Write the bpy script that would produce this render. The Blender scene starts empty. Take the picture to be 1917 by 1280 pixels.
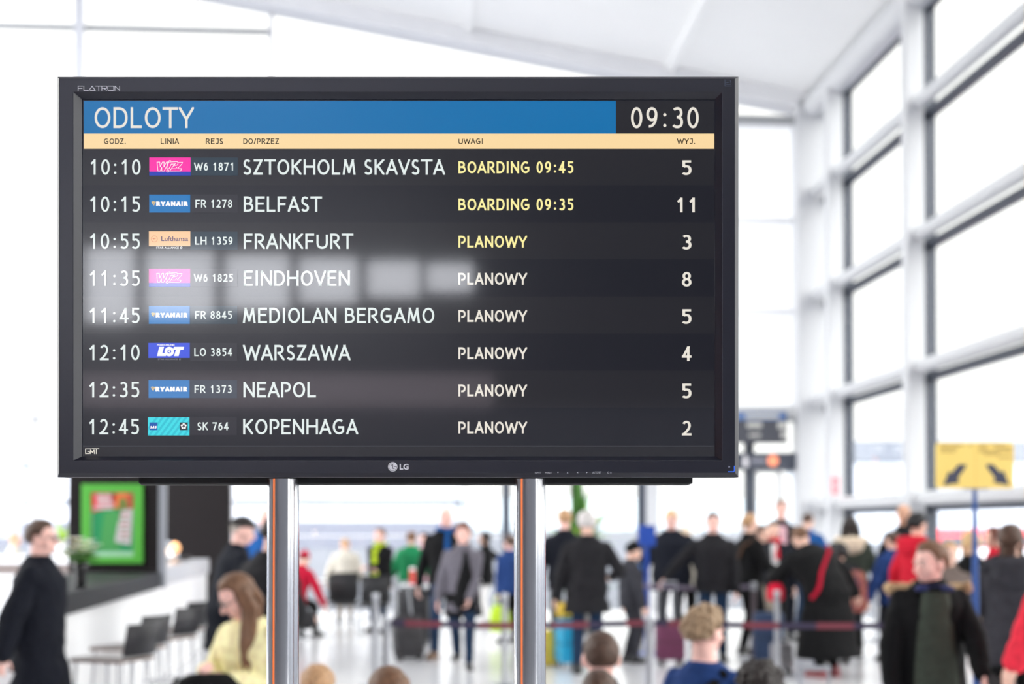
import bpy, bmesh, math, random
from mathutils import Vector, Matrix, noise
from math import sin, cos, tan, pi, radians, atan2, sqrt

random.seed(7)
SC = bpy.context.scene
COL = SC.collection

# ------------------------------------------------------------------ camera
F = 2500.0                     # focal length in pixels of the 1917-wide frame
PITCH = radians(1.0)
HORIZON = 985.0
Y0 = HORIZON - F * tan(PITCH)  # principal point row
CAMZ = 1.65
YM = 1.95                      # distance of the monitor's front face
cam_d = bpy.data.cameras.new('camera')
cam_d.sensor_width = 36.0
cam_d.lens = 36.0 * F / 1917.0
cam_d.shift_y = (Y0 - 640.0) / 1917.0
cam_d.clip_end = 2000.0
cam_d.dof.use_dof = True
cam_d.dof.focus_distance = YM + 0.01
cam_d.dof.aperture_fstop = 3.25
cam_d.dof.aperture_blades = 9
cam = bpy.data.objects.new('camera', cam_d)
COL.objects.link(cam)
cam.location = (0, 0, CAMZ)
cam.rotation_euler = (radians(90) + PITCH, 0, 0)
SC.camera = cam

# ------------------------------------------------------------------ exposure
SC.view_settings.view_transform = 'Standard'
SC.view_settings.look = 'None'
SC.view_settings.gamma = 1.0
SC.view_settings.use_curve_mapping = False
SC.view_settings.exposure = 0.0
SC.cycles.use_denoising = True
SC.cycles.max_bounces = 10
SC.cycles.diffuse_bounces = 5
SC.cycles.glossy_bounces = 5
SC.cycles.transparent_max_bounces = 16
SC.cycles.sample_clamp_indirect = 6.0
SC.cycles.caustics_reflective = False
SC.cycles.caustics_refractive = False

# ------------------------------------------------------------------ sky: bright overcast, brightest on the side behind the camera
SKY_FRONT, SKY_BACK = 5.9, 14.5             # side and back; the cloud ahead is thinner lit
wd = bpy.data.worlds.new('overcast_sky')
SC.world = wd
wd.use_nodes = True
nt = wd.node_tree
nt.nodes.clear()
tc = nt.nodes.new('ShaderNodeTexCoord')
dt = nt.nodes.new('ShaderNodeVectorMath'); dt.operation = 'DOT_PRODUCT'
dt.inputs[1].default_value = Vector((-0.35, -0.85, 0.38)).normalized()
mr = nt.nodes.new('ShaderNodeMapRange')
mr.inputs['From Min'].default_value = 0.72; mr.inputs['From Max'].default_value = 0.93
mr.inputs['To Min'].default_value = SKY_FRONT; mr.inputs['To Max'].default_value = SKY_BACK
bg = nt.nodes.new('ShaderNodeBackground')
cr = nt.nodes.new('ShaderNodeValToRGB')
cr.color_ramp.elements[0].position = 0.70; cr.color_ramp.elements[0].color = (1.0, 0.985, 0.965, 1)
cr.color_ramp.elements[1].position = 0.92; cr.color_ramp.elements[1].color = (0.93, 0.93, 1.0, 1)
nt.links.new(dt.outputs['Value'], cr.inputs['Fac']); nt.links.new(cr.outputs['Color'], bg.inputs['Color'])
ou = nt.nodes.new('ShaderNodeOutputWorld')
nt.links.new(tc.outputs['Generated'], dt.inputs[0])
nt.links.new(dt.outputs['Value'], mr.inputs['Value'])
d2 = nt.nodes.new('ShaderNodeVectorMath'); d2.operation = 'DOT_PRODUCT'; d2.inputs[1].default_value = (0, 1, 0)
m2 = nt.nodes.new('ShaderNodeMapRange'); m2.inputs['From Min'].default_value = 0.45; m2.inputs['From Max'].default_value = 0.90
m2.inputs['To Min'].default_value = 1.0; m2.inputs['To Max'].default_value = 0.29
mu = nt.nodes.new('ShaderNodeMath'); mu.operation = 'MULTIPLY'
nt.links.new(tc.outputs['Generated'], d2.inputs[0]); nt.links.new(d2.outputs['Value'], m2.inputs['Value'])
nt.links.new(mr.outputs['Result'], mu.inputs[0]); nt.links.new(m2.outputs['Result'], mu.inputs[1])
nt.links.new(mu.outputs[0], bg.inputs['Strength'])
nt.links.new(bg.outputs[0], ou.inputs[0])

# ------------------------------------------------------------------ projection helpers
def ray(px, py):
    xc = (px - 958.5) / F; yc = (Y0 - py) / F
    return Vector((xc, cos(PITCH) - yc * sin(PITCH), sin(PITCH) + yc * cos(PITCH)))
CAM = Vector((0, 0, CAMZ))
def W(px, py, Y):
    d = ray(px, py)
    return CAM + d * (Y / d.y)
A = atan2(800 - 958.5, F)                       # the hall's long axis heads for pixel column 800
UV = Vector((cos(A), -sin(A), 0)); VV = Vector((sin(A), cos(A), 0))
def room(u, v, z): return UV * u + VV * v + Vector((0, 0, z))
def Wv(px, py, v):
    d = ray(px, py); s = v / d.dot(VV); q = CAM + d * s
    return q.dot(UV), v, q.z
def Wu(px, py, u):
    d = ray(px, py); s = u / d.dot(UV); q = CAM + d * s
    return u, q.dot(VV), q.z

# ------------------------------------------------------------------ materials
def lin(c):
    return tuple(((v / 255) / 12.92 if v / 255 <= 0.04045 else ((v / 255 + 0.055) / 1.055) ** 2.4) for v in c)
MATS = {}
def mat(name, rgb, rough=0.6, metal=0.0, spec=0.5, emit=None, es=0.0, vary=0.0, scale=20.0, bump=0.0, coat=0.0, coat_rough=0.05, linear=False, sheen=0.0, stretch=None, ior=None):
    if name in MATS: return MATS[name]
    m = bpy.data.materials.new(name); m.use_nodes = True
    n = m.node_tree; b = n.nodes['Principled BSDF']
    c = rgb if linear else lin(rgb)
    b.inputs['Base Color'].default_value = (*c, 1)
    b.inputs['Roughness'].default_value = rough
    b.inputs['Metallic'].default_value = metal
    b.inputs['Specular IOR Level'].default_value = spec
    b.inputs['Coat Weight'].default_value = coat
    b.inputs['Coat Roughness'].default_value = coat_rough
    if ior: b.inputs['IOR'].default_value = ior
    if sheen: b.inputs['Sheen Weight'].default_value = sheen
    if emit is not None:
        b.inputs['Emission Color'].default_value = (*lin(emit), 1)
        b.inputs['Emission Strength'].default_value = es
    if vary or bump:
        t = n.nodes.new('ShaderNodeTexCoord'); mp = n.nodes.new('ShaderNodeMapping')
        if stretch: mp.inputs['Scale'].default_value = stretch
        nz = n.nodes.new('ShaderNodeTexNoise'); nz.inputs['Scale'].default_value = scale; nz.inputs['Detail'].default_value = 4
        n.links.new(t.outputs['Object'], mp.inputs['Vector']); n.links.new(mp.outputs['Vector'], nz.inputs['Vector'])
        if vary:
            r = n.nodes.new('ShaderNodeValToRGB')
            r.color_ramp.elements[0].position = 0.3; r.color_ramp.elements[1].position = 0.7
            r.color_ramp.elements[0].color = (*[v * (1 - vary) for v in c], 1)
            r.color_ramp.elements[1].color = (*[min(1, v * (1 + vary)) for v in c], 1)
            n.links.new(nz.outputs['Fac'], r.inputs['Fac']); n.links.new(r.outputs['Color'], b.inputs['Base Color'])
        if bump:
            bp = n.nodes.new('ShaderNodeBump'); bp.inputs['Strength'].default_value = bump; bp.inputs['Distance'].default_value = 0.01
            n.links.new(nz.outputs['Fac'], bp.inputs['Height']); n.links.new(bp.outputs['Normal'], b.inputs['Normal'])
    MATS[name] = m
    return m
def cloth(name, rgb, rough=0.85): return mat('cloth_' + name, [c * (.62 + .38 * min(1.0, max(rgb) / 190)) for c in rgb], rough, spec=0.2, vary=0.18, scale=25, bump=0.25)
def glass_mat(name, tint, refl=1.0):
    if name in MATS: return MATS[name]
    m = bpy.data.materials.new(name); m.use_nodes = True; n = m.node_tree; n.nodes.clear()
    o = n.nodes.new('ShaderNodeOutputMaterial'); mx = n.nodes.new('ShaderNodeMixShader')
    tr = n.nodes.new('ShaderNodeBsdfTransparent'); tr.inputs['Color'].default_value = (*tint, 1)
    gl = n.nodes.new('ShaderNodeBsdfGlossy'); gl.inputs['Roughness'].default_value = 0.02
    lw = n.nodes.new('ShaderNodeLayerWeight'); lw.inputs['Blend'].default_value = 0.5
    pw = n.nodes.new('ShaderNodeMath'); pw.operation = 'POWER'; pw.inputs[1].default_value = 5.0
    ma = n.nodes.new('ShaderNodeMath'); ma.operation = 'MULTIPLY_ADD'; ma.inputs[1].default_value = 0.45 * refl; ma.inputs[2].default_value = 0.03 * refl
    n.links.new(lw.outputs['Facing'], pw.inputs[0]); n.links.new(pw.outputs[0], ma.inputs[0])
    n.links.new(ma.outputs[0], mx.inputs[0]); n.links.new(tr.outputs[0], mx.inputs[1]); n.links.new(gl.outputs[0], mx.inputs[2])
    n.links.new(mx.outputs[0], o.inputs[0]); MATS[name] = m
    return m
def translucent_mat(name, rgb):
    m = bpy.data.materials.new(name); m.use_nodes = True; n = m.node_tree; n.nodes.clear()
    o = n.nodes.new('ShaderNodeOutputMaterial'); mx = n.nodes.new('ShaderNodeMixShader'); mx.inputs[0].default_value = 0.65
    a = n.nodes.new('ShaderNodeBsdfDiffuse'); b = n.nodes.new('ShaderNodeBsdfTranslucent')
    a.inputs[0].default_value = (*rgb, 1); b.inputs[0].default_value = (*rgb, 1)
    n.links.new(a.outputs[0], mx.inputs[1]); n.links.new(b.outputs[0], mx.inputs[2]); n.links.new(mx.outputs[0], o.inputs[0])
    MATS[name] = m
    return m

WHITE = mat('white_paint', (232, 232, 234), 0.45, vary=0.02, scale=3)
WHITE_STEEL = mat('white_steel', (198, 199, 202), 0.35)
CEIL = mat('ceiling_white', (238, 238, 238), 0.7, vary=0.015, scale=0.6)
DARK_MULL = mat('dark_grey_aluminium', (62, 68, 80), 0.45, vary=0.05, scale=6)
CHROME = mat('brushed_steel', (205, 206, 210), 0.12, metal=1.0, vary=0.05, scale=3, stretch=(60, 60, 0.5))
STEEL = mat('satin_steel', (170, 172, 178), 0.3, metal=1.0)
BLACK_PLASTIC = mat('black_plastic', (24, 25, 29), 0.45, vary=0.1, scale=200)
DARK_RUBBER = mat('dark_rubber', (22, 22, 24), 0.8)
GLASS = glass_mat('clear_glass', (0.95, 0.96, 0.955))

# ------------------------------------------------------------------ mesh builder
class MB:
    def __init__(s): s.v = []; s.f = []; s.mi = []; s.sm = []
    def add(s, vs, fs, mi=0, smooth=False):
        o = len(s.v); s.v += [Vector(v) for v in vs]
        for f in fs: s.f.append([i + o for i in f]); s.mi.append(mi); s.sm.append(smooth)
    def box(s, c, size, M=None, mi=0):
        c = Vector(c); x, y, z = [k / 2 for k in size]
        vs = [Vector((sx * x, sy * y, sz * z)) for sz in (-1, 1) for sy in (-1, 1) for sx in (-1, 1)]
        if M: vs = [M @ v for v in vs]
        s.add([c + v for v in vs], [(0, 2, 3, 1), (4, 5, 7, 6), (0, 1, 5, 4), (2, 6, 7, 3), (0, 4, 6, 2), (1, 3, 7, 5)], mi)
    def rbox(s, u0, u1, v0, v1, z0, z1, mi=0):          # box in the hall's own axes
        vs = [room(u, v, z) for z in (z0, z1) for v in (v0, v1) for u in (u0, u1)]
        s.add(vs, [(0, 2, 3, 1), (4, 5, 7, 6), (0, 1, 5, 4), (2, 6, 7, 3), (0, 4, 6, 2), (1, 3, 7, 5)], mi)
    def loft(s, rings, mi=0, smooth=True, cap=True):    # rings: lists of equally many points
        n = len(rings[0]); vs = [p for r in rings for p in r]; fs = []
        for i in range(len(rings) - 1):
            for j in range(n):
                k = (j + 1) % n
                fs.append((i * n + j, i * n + k, (i + 1) * n + k, (i + 1) * n + j))
        s.add(vs, fs, mi, smooth)
        if cap:
            s.add(rings[0], [tuple(reversed(range(n)))], mi); s.add(rings[-1], [tuple(range(n))], mi)
    def tube(s, pts, r, n=12, mi=0, cap=True):
        pts = [Vector(p) for p in pts]; rs = r if isinstance(r, (list, tuple)) else [r] * len(pts)
        rings = []; up = None
        for i, p in enumerate(pts):
            d = (pts[min(i + 1, len(pts) - 1)] - pts[max(i - 1, 0)]).normalized()
            if up is None or abs(up.dot(d)) > 0.95: up = Vector((0, 0, 1)) if abs(d.z) < 0.9 else Vector((0, 1, 0))
            a = d.cross(up).normalized(); b = a.cross(d).normalized(); up = b
            rings.append([p + (a * cos(2 * pi * k / n) + b * sin(2 * pi * k / n)) * rs[i] for k in range(n)])
        s.loft(rings, mi, True, cap)
    def lathe(s, c, prof, n=24, mi=0, axis='z'):        # prof: (radius, height)
        c = Vector(c)
        s.loft([[c + Vector((max(r, 1e-4) * cos(2 * pi * k / n), max(r, 1e-4) * sin(2 * pi * k / n), h)) for k in range(n)] for r, h in prof], mi)
    def ell(s, c, rad, M=None, nu=20, nv=12, mi=0):
        c = Vector(c); rings = []
        for i in range(nv + 1):
            t = pi * i / nv; q = max(sin(t), 0.001)
            ring = [Vector((rad[0] * q * cos(2 * pi * k / nu), rad[1] * q * sin(2 * pi * k / nu), -rad[2] * cos(t))) for k in range(nu)]
            rings.append([c + (M @ p if M else p) for p in ring])
        s.loft(rings, mi, True, True)
    def cap(s, p0, p1, r0, r1, n=14, k=4, flat=None, mi=0):   # tapered capsule; flat = (direction, factor)
        p0 = Vector(p0); p1 = Vector(p1); d = p1 - p0
        d = d.normalized() if d.length > 1e-6 else Vector((0, 0, 1))
        a = d.cross(Vector((0, 0, 1)) if abs(d.z) < 0.9 else Vector((0, 1, 0))).normalized(); b = d.cross(a)
        rings = []
        for i in range(k + 1):
            t = pi / 2 * i / k; rings.append((p0 - d * r0 * cos(t), max(r0 * sin(t), r0 * 0.02)))
        for i in range(k + 1):
            t = pi / 2 * i / k; rings.append((p1 + d * r1 * sin(t), max(r1 * cos(t), r1 * 0.02)))
        out = []
        for c, r in rings:
            ring = []
            for j in range(n):
                o = (a * cos(2 * pi * j / n) + b * sin(2 * pi * j / n)) * r
                if flat: o = o - flat[0] * (o.dot(flat[0]) * (1 - flat[1]))
                ring.append(c + o)
            out.append(ring)
        s.loft(out, mi)
    def build(s, name, mats, parent=None, origin=None, bevel=0.0, autosmooth=False):
        me = bpy.data.meshes.new(name)
        o = Vector(origin) if origin is not None else Vector((0, 0, 0))
        me.from_pydata([tuple(v - o) for v in s.v], [], s.f)
        for m in (mats if isinstance(mats, (list, tuple)) else [mats]): me.materials.append(m)
        me.polygons.foreach_set('material_index', s.mi); me.polygons.foreach_set('use_smooth', s.sm)
        bm = bmesh.new(); bm.from_mesh(me); bmesh.ops.recalc_face_normals(bm, faces=bm.faces[:]); bm.to_mesh(me); bm.free()
        me.update()
        ob = bpy.data.objects.new(name, me); COL.objects.link(ob)
        ob.location = o
        if parent: ob.parent = parent
        if bevel:
            bv = ob.modifiers.new('edge', 'BEVEL'); bv.width = bevel; bv.segments = 2; bv.limit_method = 'ANGLE'; bv.angle_limit = radians(40)
        return ob
def tag(o, label=None, cat=None, group=None, kind=None):
    if label: o['label'] = label
    if cat: o['category'] = cat
    if group: o['group'] = group
    if kind: o['kind'] = kind
    return o
def thing(name, label, cat, loc=(0, 0, 0), rz=0.0, group=None):
    o = bpy.data.objects.new(name, None); COL.objects.link(o); o.empty_display_size = 0.1
    o.location = loc; o.rotation_euler = (0, 0, rz)
    return tag(o, label, cat, group)
COUNT = dict(trim=0, window=0)
def struct(name, mb, m, bevel=0.0):                  # the setting's own names: trim_<n>, window_<n>, wall_<side>, floor, ceiling
    k = name.split('_')[0]
    if k in COUNT: COUNT[k] += 1; name = '%s_%d' % (k, COUNT[k])
    return tag(mb.build(name, m, bevel=bevel), kind='structure')
def copy_tree(o, parent=None):
    c = o.copy(); COL.objects.link(c); c.parent = parent
    for ch in list(o.children): copy_tree(ch, c)
    return c
PEND = []
def organic(ob, voxel, smooth=4, disp=0.0, dsize=0.15, dec=0.0):
    r = ob.modifiers.new('remesh', 'REMESH'); r.mode = 'VOXEL'; r.voxel_size = voxel; r.use_smooth_shade = True
    if smooth:
        q = ob.modifiers.new('smooth', 'SMOOTH'); q.factor = 0.5; q.iterations = smooth
    if disp:
        tx = bpy.data.textures.get('folds_%g' % dsize) or bpy.data.textures.new('folds_%g' % dsize, 'CLOUDS')
        tx.noise_scale = dsize; tx.noise_depth = 2
        d = ob.modifiers.new('folds', 'DISPLACE'); d.texture = tx; d.texture_coords = 'LOCAL'; d.strength = disp; d.mid_level = 0.5
    PEND.append(ob)
def bake_pending():
    dg = bpy.context.evaluated_depsgraph_get(); dg.update()
    new = [bpy.data.meshes.new_from_object(o.evaluated_get(dg), depsgraph=dg) for o in PEND]
    for o, me in zip(PEND, new):
        old = o.data; me.name = old.name; ms = [m for m in old.materials]
        o.modifiers.clear(); o.data = me
        me.materials.clear()
        for m in ms: me.materials.append(m)
        me.polygons.foreach_set('material_index', [0] * len(me.polygons))
    PEND.clear()

# ================================================================== THE HALL
SCALE = 20.6
WR = Wu_u = (UV.dot(W(1745, 985, SCALE)))               # right glass wall
VF = VV.dot(W(1534, 985, SCALE * 0.3773 / 0.293))       # far glass wall
VB, UL = -9.0, -11.0
C1, C2 = VV.dot(W(1745, 985, SCALE)), VV.dot(W(1589, 985, SCALE * 0.3773 / 0.3155))
BAY = C2 - C1
u_a, _, z_a = Wv(1515, 192, VF); u_b, _, z_b = Wv(510, -3, VF)
SLOPE = (z_a - z_b) / (u_a - u_b)
def roof(u): return z_a + (u - u_a) * SLOPE

FLOORM = mat('polished_pale_stone', (222, 222, 225), 0.19, spec=0.55, vary=0.04, scale=1.2)
mb = MB(); mb.rbox(UL, WR + 0.1, VB, VF + 0.1, -0.1, 0.0); struct('floor', mb, FLOORM)
mb = MB()
mb.add([room(UL, VB, roof(UL)), room(WR + .3, VB, roof(WR + .3)), room(WR + .3, VF + .3, roof(WR + .3)), room(UL, VF + .3, roof(UL)),
        room(UL, VB, roof(UL) + .3), room(WR + .3, VB, roof(WR + .3) + .3), room(WR + .3, VF + .3, roof(WR + .3) + .3), room(UL, VF + .3, roof(UL) + .3)],
       [(3, 2, 1, 0), (4, 5, 6, 7), (0, 1, 5, 4), (1, 2, 6, 5), (2, 3, 7, 6), (3, 0, 4, 7)])
struct('ceiling', mb, CEIL)
# ceiling beam along the far wall and two slim ribs running along the hall
mb = MB()
def slope_bar(mb, u0, u1, v0, v1, h):
    mb.add([room(u, v, roof(u) - d) for d in (h, -0.02) for v in (v0, v1) for u in (u0, u1)],
           [(0, 2, 3, 1), (4, 5, 7, 6), (0, 1, 5, 4), (2, 6, 7, 3), (0, 4, 6, 2), (1, 3, 7, 5)])
slope_bar(mb, UL, WR, VF - 0.5, VF + 0.1, 0.30)
struct('trim_1', mb, WHITE)
for i, pxx in enumerate((1245, 875)):
    u = Wv(pxx, 100, VF)[0]
    mb = MB(); slope_bar(mb, u - 0.07, u + 0.07, VB, VF - 0.5, 0.10); struct('trim_%d' % (i + 2), mb, CEIL)

# ---- right glass wall: white posts, dark glazing frames, transoms, panes
zt = [Wu(1750, y, WR)[2] for y in (937, 690, 440, 192)]          # transom heights
vs_posts = [C1 - BAY * 1.15 * k for k in range(7, 0, -1)] + [C1, C2]
vs_posts = [v for v in vs_posts if v > VB + 0.5]
HR = roof(WR)
for i, v in enumerate(vs_posts):
    mb = MB()
    mb.rbox(WR - 0.42, WR - 0.18, v - 0.12, v + 0.12, 0, HR - 0.15)      # free white post
    mb.rbox(WR - 0.19, WR - 0.1, v - 0.03, v + 0.03, 0, HR - 0.15)       # web to the glass line
    struct('trim_post_%d' % i, mb, WHITE_STEEL, bevel=0.02)
    mb = MB(); mb.rbox(WR - 0.10, WR + 0.10, v + 0.02, v + 0.14, 0, HR); struct('trim_mullion_%d' % i, mb, DARK_MULL)
mb = MB(); mb.rbox(WR - 0.55, WR + 0.12, VF - 0.5, VF - 0.02, 0, HR - 0.05); struct('trim_corner_post', mb, WHITE_STEEL, bevel=0.02)
for i, z in enumerate(zt + [HR - 0.22]):
    mb = MB(); hh = 0.11 if i < 4 else 0.25
    mb.tube([room(WR - 0.2, VB, z + 0.04), room(WR - 0.2, VF, z + 0.04)], hh, 14)
    struct('trim_transom_%d' % i, mb, WHITE_STEEL)
    mb = MB(); mb.rbox(WR - 0.06, WR + 0.08, VB, VF, z - 0.16, z - 0.05); struct('trim_transom_frame_%d' % i, mb, DARK_MULL)
edges = [VB] + vs_posts + [VF]
for i in range(len(edges) - 1):
    mb = MB(); mb.rbox(WR - 0.01, WR + 0.01, edges[i] + 0.14, edges[i + 1], 0.0, HR); struct('window_right_%d' % i, mb, GLASS)

# ---- far glass wall
def Zf(y, px=958): return Wv(px, y, VF)[2]
def Uf(px): return Wv(px, 900, VF)[0]
GREYBAR = mat('pale_grey_bar', (160, 162, 164), 0.5)
OPAL = translucent_mat('opal_panel', (0.92, 0.93, 0.94))
zb = [Zf(787), Zf(577), Zf(405), Zf(222)]
for i in range(3):
    mb = MB(); mb.rbox(UL, WR - 0.5, VF, VF + 0.03, zb[i] + 0.03, zb[i + 1] - 0.03); struct('wall_far', mb, OPAL)
    mb = MB(); mb.rbox(UL, WR - 0.5, VF - 0.05, VF + 0.06, zb[i + 1] - 0.045, zb[i + 1] + 0.045); struct('trim_far_joint_%d' % i, mb, WHITE)
mb = MB(); mb.rbox(UL, WR - 0.5, VF - 0.35, VF + 0.1, Zf(787), Zf(758)); struct('trim_far_beam', mb, mat('beam_grey_white', (206, 207, 208), .5), bevel=0.03)
mb = MB(); mb.tube([room(Uf(1100), VF - 0.25, Zf(222)), room(WR - 0.4, VF - 0.25, Zf(222))], 0.09); struct('trim_far_rail', mb, GREYBAR)
mb = MB(); mb.rbox(UL, Uf(508), VF - 0.05, VF + 0.06, Zf(55, 300) - 0.045, Zf(55, 300) + 0.045); struct('trim_far_joint_high', mb, GREYBAR)
for i, (pa, pb) in enumerate(((137, 155), (502, 510))):
    ua, ub = Uf(pa), Uf(pb); mb = MB(); mb.rbox(ua, ub, VF - 0.12, VF - 0.06, zb[0], roof(ub)); struct('trim_far_bar_%d' % i, mb, mat('bar_light', (200, 201, 206), .5))
mb = MB(); mb.add([room(UL, VF + .01, Zf(222)), room(WR - .5, VF + .01, Zf(222)), room(WR - .5, VF + .01, roof(WR - .5)), room(UL, VF + .01, roof(UL))], [(0, 1, 2, 3)]); struct('window_far_high', mb, GLASS)
PANE_V = VF + 0.02
lowz = Zf(787)
mulls = [(60, 70, 'w'), (430, 437, 'w'), (868, 874, 'g'), (940, 955, 'd'), (1193, 1208, 'd'), (1208, 1232, 'w'), (1278, 1284, 'd'), (1394, 1410, 'd'), (1498, 1506, 'w')]
for i, (pa, pb, c) in enumerate(mulls):
    mb = MB(); mb.rbox(Uf(pa), Uf(pb), VF - 0.10, VF + 0.08, 0, lowz); struct('trim_far_mullion_%d' % i, mb, {'w': WHITE_STEEL, 'g': GREYBAR, 'd': DARK_MULL}[c])
eds = [UL, Uf(65), Uf(433), Uf(871), Uf(947), Uf(1200), Uf(1281), Uf(1402), WR - 0.3]
for i in range(len(eds) - 1):
    mb = MB(); mb.rbox(eds[i], eds[i + 1], PANE_V - 0.008, PANE_V + 0.008, 0, lowz); struct('window_far_%d' % i, mb, GLASS)
mb = MB(); mb.rbox(Uf(1235), Uf(1276), VF - 1.2, VF - 0.7, 0, lowz); struct('trim_far_column', mb, WHITE, bevel=0.03)
mb = MB(); mb.rbox(UL, WR - 0.5, VF - 0.06, VF + 0.06, Zf(1003) - 0.02, Zf(1003) + 0.02); struct('trim_far_handrail', mb, WHITE_STEEL)
# door in the far wall under the gate header
mb = MB(); mb.rbox(Uf(1285), Uf(1506), VF - 0.14, VF + 0.05, Zf(879), Zf(848)); struct('trim_header', mb, DARK_MULL)
mb = MB()
mb.rbox(Uf(1410), Uf(1416), VF - 0.06, VF + 0.02, 0, Zf(880)); mb.rbox(Uf(1455), Uf(1462), VF - 0.06, VF + 0.02, 0, Zf(880))
mb.rbox(Uf(1416), Uf(1455), VF - 0.06, VF + 0.02, Zf(884), Zf(880)); mb.rbox(Uf(1416), Uf(1455), VF - 0.06, VF + 0.02, 0, 0.12)
struct('door_1', mb, WHITE_STEEL)

# ---- left glass wall (beyond the frame, lights the hall) and the rear wall behind the camera
LEFTM = mat('left_wall_grey', (150, 151, 156), 0.7, vary=0.05, scale=1.5)
VM = 7.0
mb = MB(); mb.rbox(UL - 0.1, UL + 0.1, VB, VM, 0, roof(UL)); struct('wall_left', mb, LEFTM)
for i in range(6):
    v = VM + (VF - VM) * i / 5
    mb = MB(); mb.rbox(UL - 0.1, UL + 0.15, v - 0.1, v + 0.1, 0, roof(UL)); struct('trim_left_post_%d' % i, mb, WHITE_STEEL)
    if i < 5:
        mb = MB(); mb.rbox(UL - 0.01, UL + 0.01, v + 0.1, v + (VF - VM) / 5 - 0.1, 0, roof(UL)); struct('window_left_%d' % i, mb, GLASS)
REARM = mat('rear_wall_grey', (40, 41, 46), 0.7, vary=0.05, scale=1.5)
RY = -9.2
TR = 2 * YM - RY                                           # optical path to the rear wall by way of the screen
def R(px, py): q = W(px, py, TR); return q.x, q.z          # where a screen pixel's mirror ray meets the rear wall
pan = [(-60, 44), (52, 149), (155, 261), (268, 408), (418, 547), (557, 673), (686, 788), (798, 886)]
def rear_top(p): return 488 - (880 - p) * 0.045
def rear_bot(p): return 547 + (880 - p) * 0.088
bands = []                                                 # rear window openings: x0, x1, z0, z1, glass
for a, b in pan:
    m = (a + b) / 2
    bands.append((R(a, 0)[0], R(b, 0)[0], R(m, rear_bot(m))[1], R(m, rear_top(m))[1]))
xl, xr_ = -14.0, 10.0
zlow = (2.02, 2.75)                                        # a lower strip of dim smoked panes, row by row below the bright ones
dimx = (R(140, 0)[0], R(925, 0)[0], R(0, 762)[1], R(0, 697)[1])
TOPZ = (8.3, 9.5)                                          # unseen opening added high in the rear wall to light everything facing the camera
hix = (R(-120, 0)[0], R(640, 0)[0], R(0, 172)[1], R(0, 70)[1])  # unseen rear opening added to brighten the reflection in the bezel's top left
mb = MB()
def slab(x0, x1, z0, z1):
    if x1 > x0 and z1 > z0: mb.box(((x0 + x1) / 2, RY, (z0 + z1) / 2), (x1 - x0, 0.3, z1 - z0))
slab(xl, dimx[0], dimx[2], dimx[3]); slab(dimx[1], xr_, dimx[2], dimx[3])
last = xl
for x0, x1, z0, z1 in bands:
    slab(last, x0, dimx[3], hix[2]); slab(x0, x1, dimx[3], z0); slab(x0, x1, z1, hix[2]); last = x1
slab(last, xr_, dimx[3], hix[2]); slab(xl, hix[0], hix[2], hix[3]); slab(hix[1], xr_, hix[2], hix[3]); slab(xl, xr_, hix[3], TOPZ[0]); slab(xl, xr_, TOPZ[1], 16)
struct('wall_rear', mb, REARM)
mb = MB(); slab(xl, xr_, 0, dimx[2]); struct('wall_rear_lower', mb, mat('rear_wall_pale', (150, 152, 160), 0.6, vary=0.05, scale=1.5))
for i, (x0, x1, z0, z1) in enumerate(bands):
    mb = MB(); mb.box(((x0 + x1) / 2, RY, (z0 + z1) / 2), (x1 - x0, 0.02, z1 - z0)); struct('window_rear_%d' % i, mb, GLASS)
mb = MB(); mb.box(((dimx[0] + dimx[1]) / 2, RY, (dimx[2] + dimx[3]) / 2), (dimx[1] - dimx[0], 0.02, dimx[3] - dimx[2])); struct('window_rear_low', mb, glass_mat('smoked_glass', (0.36, 0.33, 0.34)))
mb = MB(); mb.box(((hix[0] + hix[1]) / 2, RY, (hix[2] + hix[3]) / 2), (hix[1] - hix[0], 0.02, hix[3] - hix[2])); struct('window_rear_high', mb, glass_mat('tinted_glass', (0.46, 0.46, 0.54)))
mb = MB(); mb.box(((xl + xr_) / 2, RY, sum(TOPZ) / 2), (xr_ - xl, 0.02, TOPZ[1] - TOPZ[0])); struct('window_rear_top', mb, GLASS)
# unseen orange pillar, added beyond the left edge for its streak in the poles
mb = MB(); mb.box((-8.2, -2.6, 1.4), (0.8, 2.6, 2.8)); tag(mb.build('added_streak_pillar', mat('orange_panel', (255, 120, 40), 0.5, emit=(255, 146, 92), es=0.65), origin=(-8.2, -2.6, 0), bevel=0.02), 'unseen glowing orange pillar added to mirror as a thin streak in the steel poles', 'pillar')

# ---- outside: apron, far terminal pier, hill
APRON = mat('concrete_apron', (80, 84, 94), 0.85, vary=0.1, scale=0.05)
mb = MB(); mb.box((0, 150, -0.35), (900, 700, 0.3)); struct('ground_apron', mb, APRON)
mb = MB()
prev = [Vector((-700 + 40 * i, 480, -0.2)) for i in range(36)]
mb.loft([[Vector((p.x, 480, -0.2)), Vector((p.x, 520, 8 + 5 * noise.noise((p.x * .006, 1, 2)))), Vector((p.x, 560, 14 + 9 * noise.noise((p.x * .004, 5, 2)))), Vector((p.x, 620, -0.2))] for p in prev])
struct('hills_far', mb, mat('hazy_hill', (150, 160, 166), 0.9, vary=0.1, scale=0.02))

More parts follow.
